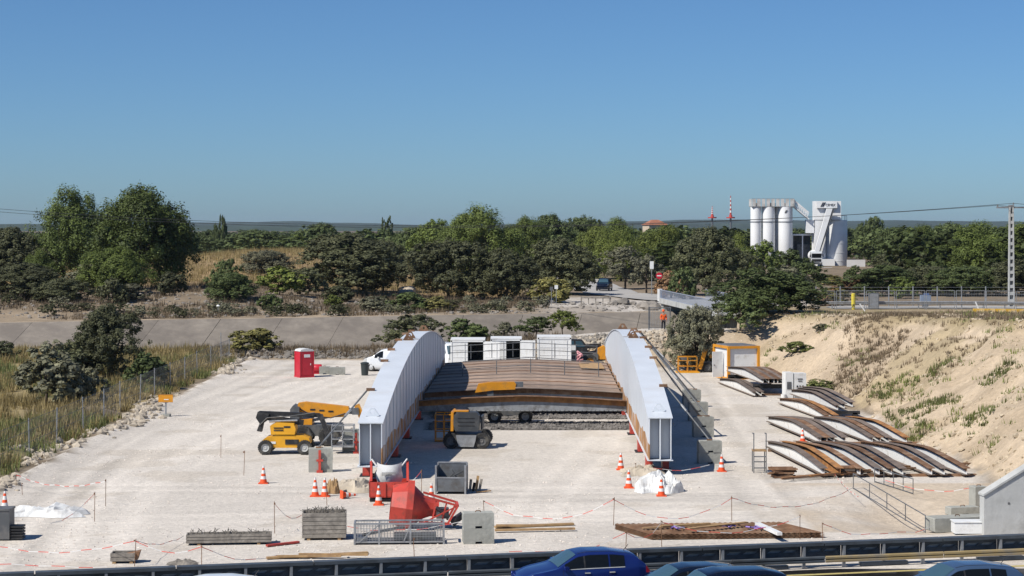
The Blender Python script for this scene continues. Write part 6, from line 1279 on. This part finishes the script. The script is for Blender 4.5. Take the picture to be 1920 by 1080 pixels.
put('cab', MB().prism([(-1.22, .9), (1.22, .9), (1.22, 3.0), (1.1, 3.25), (-1.1, 3.25), (-1.22, 3.0)], 0, 2.1), M['carwhite'], t); put('windscreen', MB().box((0, -.02, 2.3), (2.1, .06, .85)), M['glass'], t); put('grille', MB().box((0, -.02, 1.3), (2.0, .06, .55)), M['black'], t); put('bumper', MB().box((0, -.06, .65), (2.44, .3, .5)), M['grey'], t); put('sun_visor', MB().box((0, -.12, 2.86), (2.2, .25, .16)), M['carwhite'], t)
for s_ in (-1, 1): put('mirror', MB().box((s_ * 1.4, -.05, 2.3), (.2, .15, .6)), M['black'], t); wheel(t, s_ * 1.05, .8, .5, .5, .3); put('headlight', MB().box((s_ * .85, -.22, .75), (.4, .05, .2)), M['rim'], t)
wheelob = [c for c in t.children if c.name.startswith('wheel')]
for c in wheelob: c.rotation_euler.z = R(90)
put('mixer_drum', MB().lathe([(.3, 0), (1.1, 1.2), (1.2, 2.6), (.7, 4.4), (.45, 4.8)], axis='Y', c=(0, 2.4, 2.3), n=20), M['plant'], t); put('chassis', MB().box((0, 3.8, .8), (1.2, 7, .35)), M['black'], t)
wl = mat('white_wall', (.66, .65, .62), .9, .06, .5)
for k, (x0, x1, yt, yb, dy) in enumerate(((1505, 1560, 501, 514, -22), (1588, 1622, 487, 505, -12))):
    Y = SY + dy; put('retaining_wall', MB().box(((px(x0, Y) + px(x1, Y)) / 2, Y, (pz(yt, Y) + pz(yb, Y)) / 2 - .4), (px(x1, Y) - px(x0, Y), .4, pz(yt, Y) - pz(yb, Y) + .8)), wl, label=('low white wall below the mixer truck', 'low white wall right of the tank')[k], cat='wall')
# ------------------------------------------------------------------ far houses and masts
def house(x, Y, ytop, w, wallm, label, roofm='roof', flat=False):
    X = px(x, Y); z = gz(X, Y); h = pz(ytop, Y) - z; t = thing('house', (X, Y, z), label, 'house', None, R(20)); rh = 0 if flat else min(1.6, h * .25); e = h - rh
    put('wall', MB().box((0, 0, e / 2), (w, w * .8, e)), M[wallm], t)
    if flat: put('roof', MB().box((0, 0, e + .08), (w + .3, w * .8 + .3, .16)), M['whitep'], t)
    else:
        b = MB(); a, c_ = w / 2 + .35, w * .4 + .35; b.add([(-a, -c_, e), (a, -c_, e), (a, c_, e), (-a, c_, e), (-a * .35, 0, e + rh), (a * .35, 0, e + rh)], [(0, 1, 5, 4), (1, 2, 5), (2, 3, 4, 5), (3, 0, 4), (3, 2, 1, 0)]); put('roof', b, M[roofm], t)
    for s_ in (-1, 1): put('window', MB().box((s_ * w * .25, -w * .4 - .02, e - 1.6), (1.0, .05, 1.3)), M['glass'], t)
house(1228, 620, 412, 6.2, 'cream', 'cream house with a red tiled roof above the trees'); house(675, 800, 437, 7, 'cream', 'pale flat house just showing above the left wood', flat=True); house(1782, 420, 488, 2.6, 'whitep', 'tiny white hut in the right wood', flat=True)
mr_ = mat('mast_red', (.5, .06, .04), .6); 
for k, (x, yt, yb, Y) in enumerate(((1335.5, 387, 432, 1500), (1370, 367, 432, 1500))):
    t = thing('radio_mast', (px(x, Y), Y, pz(yb, Y) - 6), ('shorter', 'taller')[k] + ' red and white radio mast on the skyline left of the silos', 'mast', 'red and white radio masts'); hm = pz(yt, Y) - pz(yb, Y) + 6; zp = pz(408, Y) - pz(yb, Y) + 6
    put('lower_mast', MB().cyl((0, 0, 0), (0, 0, zp), .8, .7, n=8), M['dsteel'], t); put('platform', MB().cyl((0, 0, zp - .5), (0, 0, zp + .4), 3.3, 3.3, n=12).cyl((0, 0, zp + .41), (0, 0, zp + 2.2), 1.3, 1.0, n=10), mr_, t)
    for q in range(9):
        z0_, z1_ = zp + 2.2 + (hm - zp - 2.2) * q / 9, zp + 2.2 + (hm - zp - 2.2) * (q + 1) / 9; put('mast_section', MB().cyl((0, 0, z0_), (0, 0, z1_), .75 - .05 * q, .7 - .05 * q, n=8), M['whitep'] if q % 2 else mr_, t)
# ------------------------------------------------------------------ abutment
t = thing('bridge_abutment', (18.4, 77.6, 0), 'pale concrete wing wall of the abutment at the lower right', 'abutment', None, ang * .5)
put('wing_wall', MB().prism([(0, -.3), (7, -.3), (7, 5.6), (0, 1.5)], 0, .5), M['concl'], t); put('coping', MB().prism([(-.04, 1.5), (7, 5.6), (7, 5.7), (-.04, 1.58)], -.06, .56), M['concl'], t)
for k in range(3): put('tie_hole', MB().cyl((1.0 + 1.2 * k, -.012, 1.2 + .5 * k), (1.0 + 1.2 * k, .0, 1.2 + .5 * k), .05, n=10), M['grey'], t)
for k, (x0, x1, yb) in enumerate(((1790, 1862, 1000), (1880, 1915, 998))):
    a, b_ = gp(x0, yb), gp(x1, yb); put('formwork_panel', MB().box(((a.x + b_.x) / 2, a.y + .3, .2), (b_.x - a.x, .7, .42)).box(((a.x + b_.x) / 2, a.y + .3, .44), (b_.x - a.x + .06, .76, .04)), M['whitep'], rz=0, label=('left', 'right')[k] + ' white formwork box in front of the abutment', cat='formwork')
# ------------------------------------------------------------------ haze
hz = MB().box((0, 4000, 20), (9000, 8900, 60)); hm_ = bpy.data.materials.new('air'); hm_.use_nodes = True; nt = hm_.node_tree; nt.nodes.remove(nt.nodes['Principled BSDF'])
pv = nt.nodes.new('ShaderNodeVolumePrincipled'); pv.inputs['Density'].default_value = 4.5e-5; pv.inputs['Color'].default_value = (.75, .87, 1, 1); pv.inputs['Anisotropy'].default_value = .2; nt.links.new(pv.outputs[0], nt.nodes['Material Output'].inputs['Volume'])
HAZE = True
if HAZE: put('haze', hz, hm_, kind='stuff', label='thin blue summer haze over the land')
